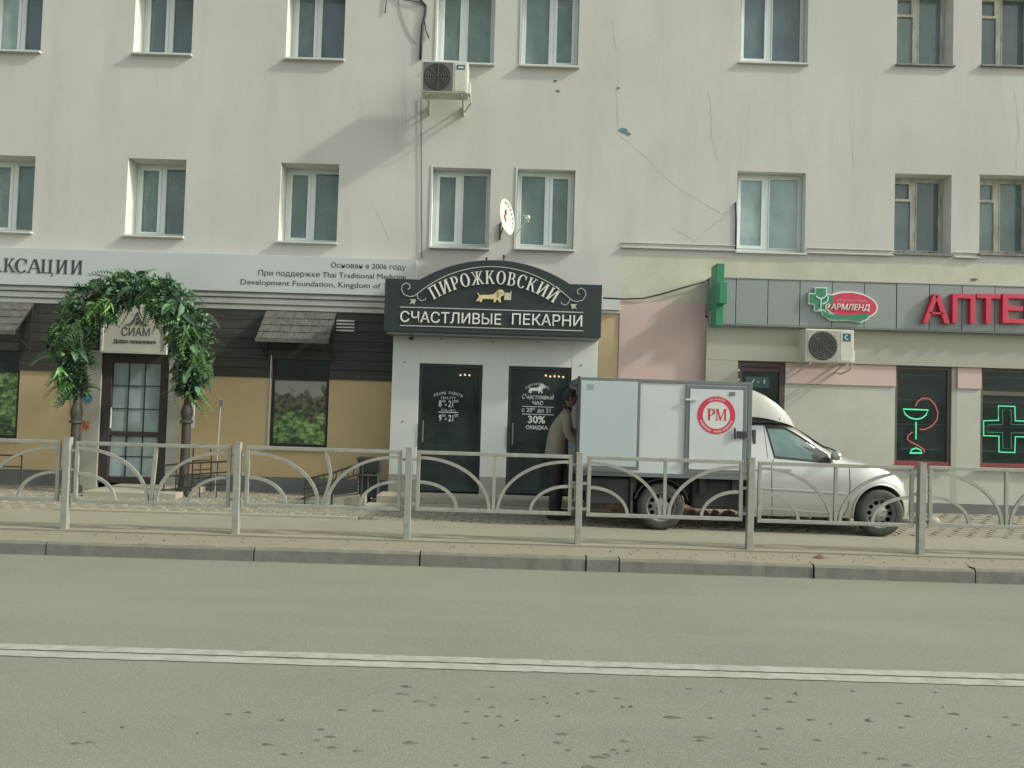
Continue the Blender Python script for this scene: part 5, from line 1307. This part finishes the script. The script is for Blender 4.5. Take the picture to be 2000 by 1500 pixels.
# box body: shell open at the rear
b = MB(); th = .04
b.box(bx0_, bx1_, YBX, YBX+th, bz0, bz1); b.box(bx0_, bx1_, yfar-th, yfar, bz0, bz1); b.box(bx1_-th, bx1_, YBX+th, yfar-th, bz0, bz1)
b.box(bx0_, bx1_-th, YBX+th, yfar-th, bz1-th, bz1); b.box(bx0_, bx1_-th, YBX+th, yfar-th, bz0, bz0+th); b.build('box_body', VANW, van)
b = MB(); e = .045; p_ = .012
yy0 = YBX-p_
for (xa_, xb2, za, zb_) in ((bx0_-.01, bx1_+.01, bz1-.03, bz1+.015), (bx0_-.01, bx1_+.01, bz0-.02, bz0+.035), (bx1_-.045, bx1_+.012, bz0+.036, bz1-.031), (bx0_-.012, bx0_+.03, bz0+.036, bz1-.031)):
    b.box(xa_, xb2, yy0, YBX-.001, za, zb_)
b.box(bx0_-.012, bx0_-.001, YBX, yfar, bz0-.02, bz0+.035); b.box(bx0_-.012, bx0_-.001, YBX, yfar, bz1-.03, bz1+.015)
b.build('corner_profile', VANG, van, bevel=.004)
# side door with frame
sd = RECT(1338, 757, 1461, 925, YBX); sd = (sd[0], sd[1]-.03, bz0+.05, bz1-.045)
b = MB(); fr(b, sd[0], sd[1], sd[2], sd[3], YBX-.022, YBX-.002, .045); 
sdo = b.build('side_door', VANG, van, bevel=.004)
MB().box(sd[0]+.048, sd[1]-.048, YBX-.028, YBX-.002, sd[2]+.048, sd[3]-.048).build('door_leaf', VANW, sdo, bevel=.006)
for zz in (sd[3]-.20, sd[2]+.16):
    MB().box(sd[0]-.01, sd[0]+.14, YBX-.045, YBX-.029, zz, zz+.025).build('hinge', TIN, sdo)
lx = sd[1]-.10; zl_ = Z(1437, 848, YBX)
b = MB(); b.box(lx-.02, lx+.10, YBX-.045, YBX-.029, zl_-.05, zl_+.04); b.tube([(lx-.05, YBX-.05, zl_-.06), (lx-.055, YBX-.05, zl_+.08)], .013, 6); b.build('lock', CHASS, sdo)
b = MB(); xk, zk = P(1427, 770, YBX); b.box(xk-.02, xk+.05, YBX-.036, YBX-.0285, zk-.02, zk+.03); b.build('latch', VANG, sdo)
# round logo
lcx, lcz = P(1398, 811, YBX); yl = YBX-.031
b = MB()
for pp in ringp(lcx, lcz, .245, .245, .068, .068, 0, 360, 48): b.prism(pp, yl, yl+.002)
lg = b.build('logo_ring', RED, sdo)
b = MB(); b.prism([(lcx+.176*math.cos(k*PI/20), lcz+.176*math.sin(k*PI/20)) for k in range(40)], yl+.0005, yl+.002)
b.build('logo_field', mat('logo_white', (.56, .58, .56), .5, var=.03, bump=0), sdo)
serif_mesh('P', (lcx-.065, lcz-.065), .15, 0, yl-.001, .001).build('letter', RED, sdo)
serif_mesh('M', (lcx+.065, lcz-.065), .15, 0, yl-.001, .001, wide=.85).build('letter', RED, sdo)
b = MB()
for (a0, a1, n_) in ((118, 62, 13), (200, 340, 30)):
    for k in range(n_):
        a = math.radians(a0+(a1-a0)*k/(n_-1)); r0_, r1_ = .197, .226
        w_ = .012 if n_ > 20 else .009
        if n_ > 20 and k in (11, 12, 19): continue
        ca, sa = math.cos(a), math.sin(a); tx, tz = -sa, ca; h_ = rnd.uniform(.6, 1)
        pp = [(lcx+ca*r0_+tx*w_*.5, lcz+sa*r0_+tz*w_*.5), (lcx+ca*r1_+tx*w_*.5, lcz+sa*r1_+tz*w_*.5), (lcx+ca*r1_-tx*w_*.3*h_, lcz+sa*r1_-tz*w_*.3*h_), (lcx+ca*r0_-tx*w_*.3*h_, lcz+sa*r0_-tz*w_*.3*h_)]
        b.prism(pp, yl-.001, yl-.0002)
b.build('ring_lettering', mat('ring_white', (.55,.5,.5), .5, bump=0), sdo)
# open rear door folded against the side
rx0, rx1, _, _ = RECT(1131, 745, 1250, 918, YBX-.09); rz1 = Z(1190, 738, YBX-.09); rz0 = Z(1190, 917, YBX-.09)
b = MB(); fr(b, rx0, rx1, rz0, rz1, YBX-.085, YBX-.04, .04); rd = b.build('rear_door', VANG, van, bevel=.003)
MB().box(rx0+.012, rx1-.041, YBX-.090, YBX-.042, rz0+.041, rz1-.041).build('door_leaf', VANB, rd, bevel=.004)
q = P(1153, 756, YBX-.09); MB().box(q[0]-.045, q[0]+.045, YBX-.091, YBX-.0885, q[1]-.035, q[1]+.035).build('data_plate', mat('plate_grey', (.25,.28,.27), .5), rd)
b = MB(); b.box(rx0-.03, rx0, YBX-.09, YBX-.012, rz0, rz1+.01); b.build('seal', CHASS, rd)
# cargo inside
b = MB()
for r_ in range(4):
    for c_ in range(3): b.box(bx0_+.5, bx0_+1.1, YBX+.12+c_*.5, YBX+.56+c_*.5, bz0+.06+r_*.26, bz0+.28+r_*.26)
b.build('tray_stack', mat('tray', (.1,.08,.05), .7), van)
# chassis
b = MB(); b.box(bx0_+.02, bx1_+.3, YV_+.22, YV_+.32, .44, bz0-.03); b.box(bx0_+.02, bx1_+.3, CYV+HWV-.32, CYV+HWV-.22, .44, bz0-.03)
for xx in (bx0_+.05, bx0_+.7, wxr+.5, bx1_-.2): b.box(xx, xx+.08, YV_+.05, CYV+HWV-.05, .48, bz0-.025)
b.tube([(wxr, YV_+.2, wz), (wxr, CYV+HWV-.2, wz)], .04, 8); b.build('chassis_frame', CHASS, van)
b = MB(); b.box(bx0_+.12, wxr-.40, YV_+.06, YV_+.7, .30, bz0-.05); b.build('underbody_box', CHASS, van, bevel=.03)
b = MB(); b.box(wxr+.42, bx1_-.03, YV_+.12, YV_+.6, .28, bz0-.04); b.build('fuel_tank', CHASS, van, bevel=.04)
b = MB(); b.box(wxr-.40, wxr-.37, YV_+.02, YV_+.26, .16, .60); b.build('mudflap', RUBBER, van)
b = MB()
rr_ = wr+.05; v = []; f = []
for k in range(13):
    a = PI*.08+PI*.84*k/12; v += [(wxr+rr_*math.cos(a), YV_+.0, wz+rr_*math.sin(a)), (wxr+rr_*math.cos(a), YV_+.24, wz+rr_*math.sin(a)), (wxr+(rr_+.012)*math.cos(a), YV_+.24, wz+(rr_+.012)*math.sin(a)), (wxr+(rr_+.012)*math.cos(a), YV_, wz+(rr_+.012)*math.sin(a))]
for k in range(12):
    for j in range(4): f.append((k*4+j, k*4+(j+1) % 4, k*4+4+(j+1) % 4, k*4+4+j))
b.add(v, f); b.build('rear_mudguard', CHASS, van)
b = MB(); b.box(bx0_-.06, bx0_-.02, YV_+.1, CYV+HWV-.1, .36, .48); b.build('rear_bumper', CHASS, van)
b = MB(); b.box(bx0_+.03, bx0_+.06, YV_+.10, YV_+.22, .5, .60); b.build('tail_light', REDFR, van)
# wheels
def wheel(xc, yc, sg):
    b = MB(); W2 = .085
    prof = [(.19, -W2+.01), (.20, -W2), (.26, -W2-.008), (.29, -W2+.004), (wr-.003, -W2+.022), (wr, -W2+.04), (wr, W2-.04), (wr-.003, W2-.022), (.29, W2-.004), (.26, W2), (.20, W2), (.19, W2-.01)]
    b.lathe([(r, h) for r, h in prof], (xc, yc, wz), 40, 'y', False); wo_ = b.build('wheel', RUBBER, van, auto=35)
    b = MB(); y0 = -W2*sg
    b.lathe([(.195, -W2*.9), (.188, -W2*.95), (.175, -W2*.6), (.165, -.01), (.10, -W2*.45), (.06, -W2*.7), (.045, -W2*.72), (.001, -W2*.72)], (xc, yc, wz), 32, 'y', False); b.lathe([(.19, -W2+.012), (.19, W2-.012)], (xc, yc, wz), 32, 'y', False)
    if sg < 0: pass
    rm = b.build('rim', RIM, wo_, auto=30)
    b = MB()
    for k in range(10):
        a = 2*PI*k/10; cx, cz = xc+.135*math.cos(a), wz+.135*math.sin(a)
        b.lathe([(.026, -W2*.42), (.001, -W2*.42)], (cx, yc-.006, cz), 10, 'y')
    for k in range(4):
        a = 2*PI*k/4+.4; b.ball((xc+.055*math.cos(a), yc-W2*.74, wz+.055*math.sin(a)), .011, 6)
    stuff(b.build('rim_holes', CHASS, wo_))
for yc, sg in ((YV_+.10, 1), (CYV+HWV-.10, -1)):
    wheel(wxr, yc, sg); wheel(wxf, yc, sg)
# cab body: loft
top_px = [(1464,822),(1490,821),(1515,822),(1540,825),(1560,831),(1585,846),(1610,865),(1638,884),(1662,895),(1690,902),(1720,911),(1745,920),(1766,931),(1780,946),(1787,966),(1790,990),(1788,1006)]
tp = [vp(u, v) for u, v in top_px]
def topz(x):
    if x <= tp[0][0]: return tp[0][1]
    for i in range(len(tp)-1):
        if tp[i][0] <= x <= tp[i+1][0]: 
            t_ = (x-tp[i][0])/(tp[i+1][0]-tp[i][0]+1e-9); return tp[i][1]+(tp[i+1][1]-tp[i][1])*t_
    return tp[-1][1]
xc0 = tp[0][0]+.02; xc1 = X(1790, 990, YV_); xcowl = X(1650, 892, YV_); xhood = X(1762, 930, YV_)
ZBELT0, ZBELT1 = Z(1500, 898, YV_), Z(1650, 905, YV_)
def sect(x):
    zt = topz(x); f_ = max(0, min(1, (x-xhood+.55)/(xc1-xhood+.55))); tap = 1-.20*f_**3-.05*f_
    zbt_ = .21 if x < wxf-.4 else (.21 if x < wxf+.3 else .20)
    belt = ZBELT0+(ZBELT1-ZBELT0)*max(0, min(1, (x-xc0)/(xcowl-xc0)))
    zs = min(belt, zt-.035)
    cabf = max(0, min(1, (zt-belt)/.28))
    wr_ = (.60*cabf+.70*(1-cabf)) 
    w5 = .775
    pts_ = [(.62*tap, zbt_), (.76*tap, zbt_+.02), (.795*tap, zbt_+.12), (.80*tap, .42), (.80*tap, .52), (.795*tap, min(.66, zs-.07)), (.785*tap, zs-.04), (w5*tap*.985, zs), (((wr_+.03)*tap if cabf > .05 else .735*tap), zt-.055*cabf-.012), ((wr_-.06)*tap, zt-.012*cabf-.004), (0.0, zt+.012)]
    return pts_
NS = 46
xsn = [xc0+(xc1-xc0)*k/(NS-1) for k in range(NS)]
v = []; f = []; NP_ = 11
for x in xsn:
    pts_ = sect(x)
    ring = [(x, CYV-w_, z) for w_, z in pts_] + [(x, CYV+w_, z) for w_, z in reversed(pts_[:-1])]
    v += ring
NR = 2*NP_-1
for i in range(NS-1):
    for j in range(NR): f.append((i*NR+j, i*NR+(j+1) % NR, (i+1)*NR+(j+1) % NR, (i+1)*NR+j)[::-1])
f.append(tuple(range(NR))); f.append(tuple((NS-1)*NR+k for k in range(NR))[::-1])
b = MB().add(v, f); body = b.build('cab_body', CARP, van)
cut = MB(); cut.lathe([(.001, -.35), (.365, -.35), (.365, .35), (.001, .35)], (wxf, YV_, wz), 40, 'y'); cut.lathe([(.001, -.35), (.365, -.35), (.365, .35), (.001, .35)], (wxf, CYV+HWV, wz), 40, 'y')
co = cut.build('cut', CHASS, None)
bm_ = bmesh.new(); bm_.from_mesh(co.data); bmesh.ops.recalc_face_normals(bm_, faces=bm_.faces); bm_.to_mesh(co.data); bm_.free()
bm_ = bmesh.new(); bm_.from_mesh(body.data); bmesh.ops.remove_doubles(bm_, verts=bm_.verts, dist=1e-5); bmesh.ops.recalc_face_normals(bm_, faces=bm_.faces); bm_.to_mesh(body.data); bm_.free()
co.location = Vector(co.location)
md = body.modifiers.new('b', 'BOOLEAN'); md.object = co; md.operation = 'DIFFERENCE'; md.solver = 'EXACT'
bpy.context.view_layer.update()
dg = bpy.context.evaluated_depsgraph_get(); nm = bpy.data.meshes.new_from_object(body.evaluated_get(dg)); body.modifiers.clear(); body.data = nm
bpy.data.objects.remove(co)
if not nm.materials: nm.materials.append(CARP)
for p in nm.polygons: p.use_smooth = True; p.material_index = 0
nm.materials.clear(); nm.materials.append(CARP)
nm.set_sharp_from_angle(angle=math.radians(38))
# skin position on the near side at (x,z)
def skinY(x, z):
    pts_ = sect(x)
    for i in range(len(pts_)-1):
        (wa, za), (wb, zb_) = pts_[i], pts_[i+1]
        if za <= z <= zb_ and zb_ > za: return CYV-(wa+(wb-wa)*(z-za)/(zb_-za))
    return CYV-pts_[5][0]
def onskin(pxl, off, n=6):
    out = []
    for i in range(len(pxl)):
        a, c = pxl[i], pxl[(i+1) % len(pxl)]
        for k in range(n):
            u, v_ = a[0]+(c[0]-a[0])*k/n, a[1]+(c[1]-a[1])*k/n; x, z = vp(u, v_, YV_+.05); out.append((x, skinY(x, z)-off, z))
    return out
def mir(pts_): return [(x, 2*CYV-y, z) for x, y, z in pts_]
# side glass (convex-ish fan), built for both sides
def glass_panel(pxl, name, m, off=.006, both=True):
    for side in ((0, 1) if both else (0,)):
        pp = onskin(pxl, off, 8)
        if side: pp = mir(pp)
        c = Vector((0, 0, 0))
        for q_ in pp: c += Vector(q_)
        c /= len(pp); cy = skinY(c.x, c.z)-off; c.y = cy if not side else 2*CYV-cy
        n_ = len(pp); fs = [(k, (k+1) % n_, n_) for k in range(n_)]
        if side == 0: fs = [q_[::-1] for q_ in fs]
        MB().add(pp+[tuple(c)], fs).build(name, m, van, smooth=False)
glass_panel([(1500,834),(1540,836),(1568,852),(1620,888),(1622,906),(1512,895)], 'window_gasket', CHASS, .004)
glass_panel([(1504,838),(1538,840),(1566,856),(1612,888),(1614,901),(1514,891)], 'side_window', CARGL, .008)
def skin_line(pxl, wd, name, m, off=.004, par=van):
    pts_ = []
    for i in range(len(pxl)-1):
        for k in range(6):
            t_ = k/6; u, v_ = pxl[i][0]+(pxl[i+1][0]-pxl[i][0])*t_, pxl[i][1]+(pxl[i+1][1]-pxl[i][1])*t_
            x, z = vp(u, v_); pts_.append((x, skinY(x, z)-off*.2, z))
    x, z = vp(*pxl[-1]); pts_.append((x, skinY(x, z)-off*.2, z))
    return MB().tube(pts_, wd, 6).build(name, m, par)
skin_line([(1513,897),(1508,910),(1508,1000),(1512,1010)], .004, 'door_seam', CHASS)
skin_line([(1660,902),(1661,950),(1657,990),(1645,1018)], .004, 'door_seam', CHASS)
skin_line([(1512,1011),(1645,1020)], .004, 'door_seam', CHASS)
skin_line([(1470,953),(1560,958),(1655,965)], .011, 'side_moulding', CARP, off=.0)
skin_line([(1470,992),(1560,998),(1650,1004)], .007, 'sill_crease', CARP, off=.0)
skin_line([(1500,832),(1502,896)], .003, 'door_seam', CHASS)
skin_line([(1502,833),(1540,835),(1569,852),(1600,873)], .010, 'rain_deflector', CHASS)
skin_line([(1515,916),(1545,918)], .016, 'door_handle', CARP, off=.12)
b = MB(); x, z = vp(1478, 858); y = skinY(x, z); b.box(x-.02, x+.02, y-.02, y+.03, z-.12, z+.12); b.build('vent_slot', CHASS, van, bevel=.004)
# front arch lip
b = MB(); pts_ = []
for k in range(25):
    a = math.radians(-8+200*k/24); x = wxf+.37*math.cos(a); z = wz+.37*math.sin(a); pts_.append((x, skinY(min(x, xc1-.02), max(z, .25))-.002, z))
b.tube(pts_, .013, 6); b.build('arch_lip', CARP, van, smooth=True)
b = MB(); b.box(wxf-.36, wxf+.36, YV_+.25, YV_+.9, .3, .68); b.build('wheel_well', CHASS, van)
# mirror
x, z = vp(1632, 893); y = skinY(x, z); b = MB(); b.ball((x, y-.11, z+.02), .085, 12, (.75, 1.1, .75)); b.tube([(x, y, z-.02), (x, y-.08, z)], .02, 6); b.build('wing_mirror', CARP, van, smooth=True)
b = MB(); y = 2*CYV-y; b.ball((x, y+.11, z+.02), .085, 12, (.75, 1.1, .75)); b.tube([(x, y, z-.02), (x, y+.08, z)], .02, 6); b.build('wing_mirror', CARP, van, smooth=True)
# windscreen on the sloping top
def screen(xa_, xb2, wa, wb, name, m):
    n_ = 8; v = []; f = []
    for i in range(n_+1):
        x = xa_+(xb2-xa_)*i/n_; w_ = wa+(wb-wa)*i/n_
        for j in range(9):
            s_ = -1+2*j/8; zz = topz(x)+.012*(1-abs(s_))+.006-.012*s_*s_*(1 if abs(s_) > .9 else .2); v.append((x, CYV+s_*w_, zz+.006))
    for i in range(n_):
        for j in range(8): a = i*9+j; f.append((a, a+9, a+10, a+1))
    MB().add(v, f).build(name, m, van, smooth=True)
screen(X(1568, 838, YV_), X(1640, 886, YV_), .50, .62, 'windscreen', CARGL)
b = MB(); z = topz(xcowl); b.tube([(xcowl+.06, CYV-.5, z+.02), (xcowl+.0, CYV-.3, z+.07), (xcowl-.02, CYV-.05, z+.09)], .010, 6); b.tube([(xcowl+.1, CYV+.1, z+.02), (xcowl+.02, CYV+.3, z+.07), (xcowl, CYV+.5, z+.08)], .010, 6); b.build('wiper', CHASS, van)
# fairing
fp = [(1467,757),(1485,763),(1505,772),(1525,785),(1545,802),(1558,818),(1567,832)]; fpp = [vp(u, v) for u, v in fp]
fb = [vp(u, v)[1] for u, v in ((1467,814),(1485,815),(1505,818),(1525,823),(1545,828),(1558,832),(1567,836))]
v = []; f = []
for i, ((x, z), zb_) in enumerate(zip(fpp, fb)):
    k = i/(len(fpp)-1); w_ = .74-.20*k*k; h_ = z-zb_
    ring = [(-w_, zb_), (-w_*.985, zb_+h_*.6), (-w_*.93, zb_+h_*.92), (-w_*.8, z), (0, z+.02), (w_*.8, z), (w_*.93, zb_+h_*.92), (w_*.985, zb_+h_*.6), (w_, zb_)]
    v += [(x, CYV+a, c) for a, c in ring]
for i in range(len(fpp)-1):
    for j in range(9): f.append((i*9+j, (i+1)*9+j, (i+1)*9+(j+1) % 9, i*9+(j+1) % 9))
f.append(tuple(range(9))); f.append(tuple(9*(len(fpp)-1)+j for j in range(9))[::-1])
MB().add(v, f).build('roof_fairing', CREAM, van, auto=40)
b = MB(); x0, x1 = fpp[0][0], fpp[-1][0]; b.box(x0+.01, x1-.25, CYV-.68, CYV+.68, topz(x0)-.02, fb[0]-.002); b.build('fairing_gap', CHASS, van)
# front lights, grille, bumper
b = MB(); x = xc1-.10; b.ball((xc1-.16, CYV-.56, .66), .11, 10, (1.0, .9, .8)); b.build('headlight', LAMPG, van, smooth=True)
b = MB(); b.ball((xc1-.16, CYV+.56, .66), .11, 10, (1.0, .9, .8)); b.build('headlight', LAMPG, van, smooth=True)
b = MB(); b.box(xc1-.10, xc1+.012, CYV-.38, CYV+.38, .56, .70); b.build('grille', CHASS, van)
b = MB(); b.box(xc1-.02, xc1+.035, CYV-.55, CYV+.55, .28, .48); b.build('bumper', CARP, van, bevel=.03)
b = MB(); b.box(xc1+.036, xc1+.041, CYV-.26, CYV+.26, .36, .47); b.build('number_plate', SIGNW, van)

# =================================================================== PERSON
YM = 10.85
mx, _ = P(1096, 1000, YM)
zg = 0.0
per = thing('person', 'man in olive brown jacket and dark trousers standing at the rear of the van', 'person', (mx, YM, 0))
def skin_chain(name, verts, edges, radii, m, root=0, sub=1):
    me = bpy.data.meshes.new(name); me.from_pydata([tuple(Vector(v)-Vector(per['_o'])) for v in verts], edges, []); me.update()
    o_ = bpy.data.objects.new(name, me); COL.objects.link(o_)
    md = o_.modifiers.new('s', 'SKIN')
    sv = me.skin_vertices[0].data if me.skin_vertices else None
    if sv is None:
        bm = bmesh.new(); bm.from_mesh(me); bm.verts.layers.skin.verify(); bm.to_mesh(me); bm.free(); sv = me.skin_vertices[0].data
    for i, r in enumerate(radii):
        sv[i].radius = (r, r) if not isinstance(r, tuple) else r; sv[i].use_root = (i == root)
    md.use_smooth_shade = True; md.branch_smoothing = .4
    ss = o_.modifiers.new('ss', 'SUBSURF'); ss.levels = sub; ss.render_levels = sub
    bpy.context.view_layer.update(); dg = bpy.context.evaluated_depsgraph_get()
    nm_ = bpy.data.meshes.new_from_object(o_.evaluated_get(dg)); o_.modifiers.clear(); o_.data = nm_; nm_.materials.clear(); nm_.materials.append(m)
    for p in nm_.polygons: p.use_smooth = True
    o_.parent = per; o_['_o'] = per['_o']
    return o_
def A(x, y, z): return (mx+x, YM+y, z)    # +x = the way he faces (towards the van), -y = towards the camera
hip = 0.96
V_ = [A(-.10,0,hip), A(-.09,0,1.12), A(-.04,0,1.32), A(.0,0,1.48), A(.06,0,1.56), A(.08,0,1.63),       # 0-5 pelvis..neck..skull base
      A(-.10,-.09,.90), A(-.10,-.10,.50), A(-.12,-.11,.10), A(.04,-.12,.04),                       # near leg 6-9
      A(-.10,.09,.90), A(-.04,.10,.50), A(-.06,.11,.10), A(.10,.12,.04),                           # far leg 10-13
      A(.03,-.19,1.44), A(.05,-.25,1.17), A(.26,-.22,1.06), A(.34,-.21,1.07),                  # near arm 14-17
      A(.03,.19,1.44), A(.12,.25,1.20), A(.36,.20,1.18), A(.44,.19,1.20)]                      # far arm
E_ = [(0,1),(1,2),(2,3),(3,4),(4,5),(0,6),(6,7),(7,8),(8,9),(0,10),(10,11),(11,12),(12,13),(3,14),(14,15),(15,16),(16,17),(3,18),(18,19),(19,20),(20,21)]
Rb = [.09,.09,.11,.09,.055,.055, .085,.055,.04,.035, .085,.055,.04,.035, .055,.042,.03,.025, .055,.042,.03,.025]
skin_chain('body', V_, E_, Rb, SKIN)
# head
b = MB(); hc = Vector(A(.085, 0, 1.70)); n = 16; m_ = 12; v = []; f = []
for i in range(m_+1):
    th = PI*i/m_
    for k in range(n):
        a = 2*PI*k/n; x, y, z = math.sin(th)*math.cos(a), math.sin(th)*math.sin(a), math.cos(th)
        X_ = .098*x; Y_ = .076*y; Z_ = .122*z
        if z < -.1: Y_ *= 1-.28*(-z); X_ *= 1-.10*(-z); X_ += .014*(-z)
        if x > .6 and z < .1: X_ *= .95
        v.append((hc.x+X_, hc.y+Y_, hc.z+Z_))
for i in range(m_):
    for k in range(n): f.append((i*n+k, (i+1)*n+k, (i+1)*n+(k+1) % n, i*n+(k+1) % n))
b.add(v, f)
b.add([hc+Vector((.092, -.012, .022)), hc+Vector((.092, .012, .022)), hc+Vector((.122, .0, -.022)), hc+Vector((.090, -.020, -.032)), hc+Vector((.090, .020, -.032))], [(0,2,1),(0,3,2),(1,2,4),(3,4,2)])
for sg in (-1, 1): b.ball(hc+Vector((.0, sg*.078, -.01)), .03, 8, (.6, .25, 1.0))
hd = b.build('head', SKIN, per, smooth=True)
b = MB()
for sg in (-1, 1): b.ball(hc+Vector((.083, sg*.030, .018)), .010, 8, (.6, 1, .7))
b.build('eyes', mat('eye', (.03,.03,.03), .3, bump=0), hd)
b = MB(); b.ball(hc+Vector((.088, 0, -.060)), .02, 8, (.3, 1, .22)); b.build('mouth', mat('lip', (.22,.09,.07), .5, bump=0), hd)
v = []; f = []
for i in range(8):
    th = PI*.62*i/7
    for k in range(n):
        a = 2*PI*k/n; x, y, z = math.sin(th)*math.cos(a), math.sin(th)*math.sin(a), math.cos(th)
        lift = max(0, x-.3)*.10*(i/7)
        v.append((hc.x-.012+.106*x*(1-.25*max(0, x)*(i/7)**2), hc.y+.084*y, hc.z+.006+.130*z+lift*1.2))
for i in range(7):
    for k in range(n): f.append((i*n+k, (i+1)*n+k, (i+1)*n+(k+1) % n, i*n+(k+1) % n))
MB().add(v, f).build('hair', HAIR, hd, smooth=True)
# jacket
Vj = [A(-.11,0,.86), A(-.10,0,1.03), A(-.06,0,1.25), A(-.01,0,1.42), A(.04,0,1.52), A(.03,-.19,1.44), A(.04,-.26,1.18), A(.22,-.235,1.07), A(.03,.19,1.44), A(.11,.26,1.21), A(.31,.21,1.18)]
Ej = [(0,1),(1,2),(2,3),(3,4),(3,5),(5,6),(6,7),(3,8),(8,9),(9,10)]
Rj = [(.20,.18),(.175,.16),(.195,.175),(.15,.135),.075,.085,.068,.055,.085,.068,.055]
skin_chain('jacket', Vj, Ej, Rj, JACK, root=1)
b = MB(); b.tube([A(-.115+.165*math.cos(k*PI/8), .155*math.sin(k*PI/8), .86) for k in range(16)], .018, 6, True); b.build('jacket_hem', JACK, per, smooth=True)
# trousers
Vt = [A(-.10,0,.93), A(-.10,-.09,.84), A(-.10,-.10,.50), A(-.12,-.11,.07), A(-.10,.09,.84), A(-.04,.10,.50), A(-.06,.11,.07)]
Et = [(0,1),(1,2),(2,3),(0,4),(4,5),(5,6)]
skin_chain('trousers', Vt, Et, [(.14,.13), .115,.085,.07,.115,.085,.07], TROU, root=0)
for (x, y) in ((-.12, -.11), (-.06, .11)):
    b = MB(); b.ball(A(x+.06, y, .05), .5, 12, (.31, .12, .15)); b.box(mx+x-.07, mx+x+.19, YM+y-.045, YM+y+.045, .0, .03); b.build('shoe', BLACK, per, smooth=False)
# hands with fingers
def hand(base, d, nm_):
    base = Vector(base); d = Vector(d).normalized(); side = Vector((0, 1, 0)) if abs(d.y) < .8 else Vector((1, 0, 0)); up = d.cross(side).normalized(); side = up.cross(d)
    b = MB(); 
    pal = base+d*.045; b.tube([base, base+d*.03, base+d*.08, base+d*.095], [.024, .032, .036, .022], 8)
    for k, l in enumerate((.055, .07, .075, .065)):
        st = base+d*.085+up*((k-1.5)*.019); b.tube([st, st+d*l*.5, st+d*l*.8-side*.02, st+d*l*.85-side*.035], [.009, .009, .008, .006], 6)
    st = base+d*.03-up*(-.03); b.tube([st, st+up*.03+d*.025, st+up*.035+d*.055], [.012, .010, .008], 6)
    b.build(nm_, SKIN, per, smooth=True)
hand(A(.27,-.222,1.06), (.08, .01, .01), 'hand'); hand(A(.37,.198,1.182), (.08, -.01, .02), 'hand')
b = MB(); b.tube([A(.03, 0, 1.53), A(.06, 0, 1.575)], [.078, .070], 12); b.build('collar', TROU, per, smooth=True)

# remove helper props
for o_ in bpy.data.objects:
    if '_o' in o_: del o_['_o']
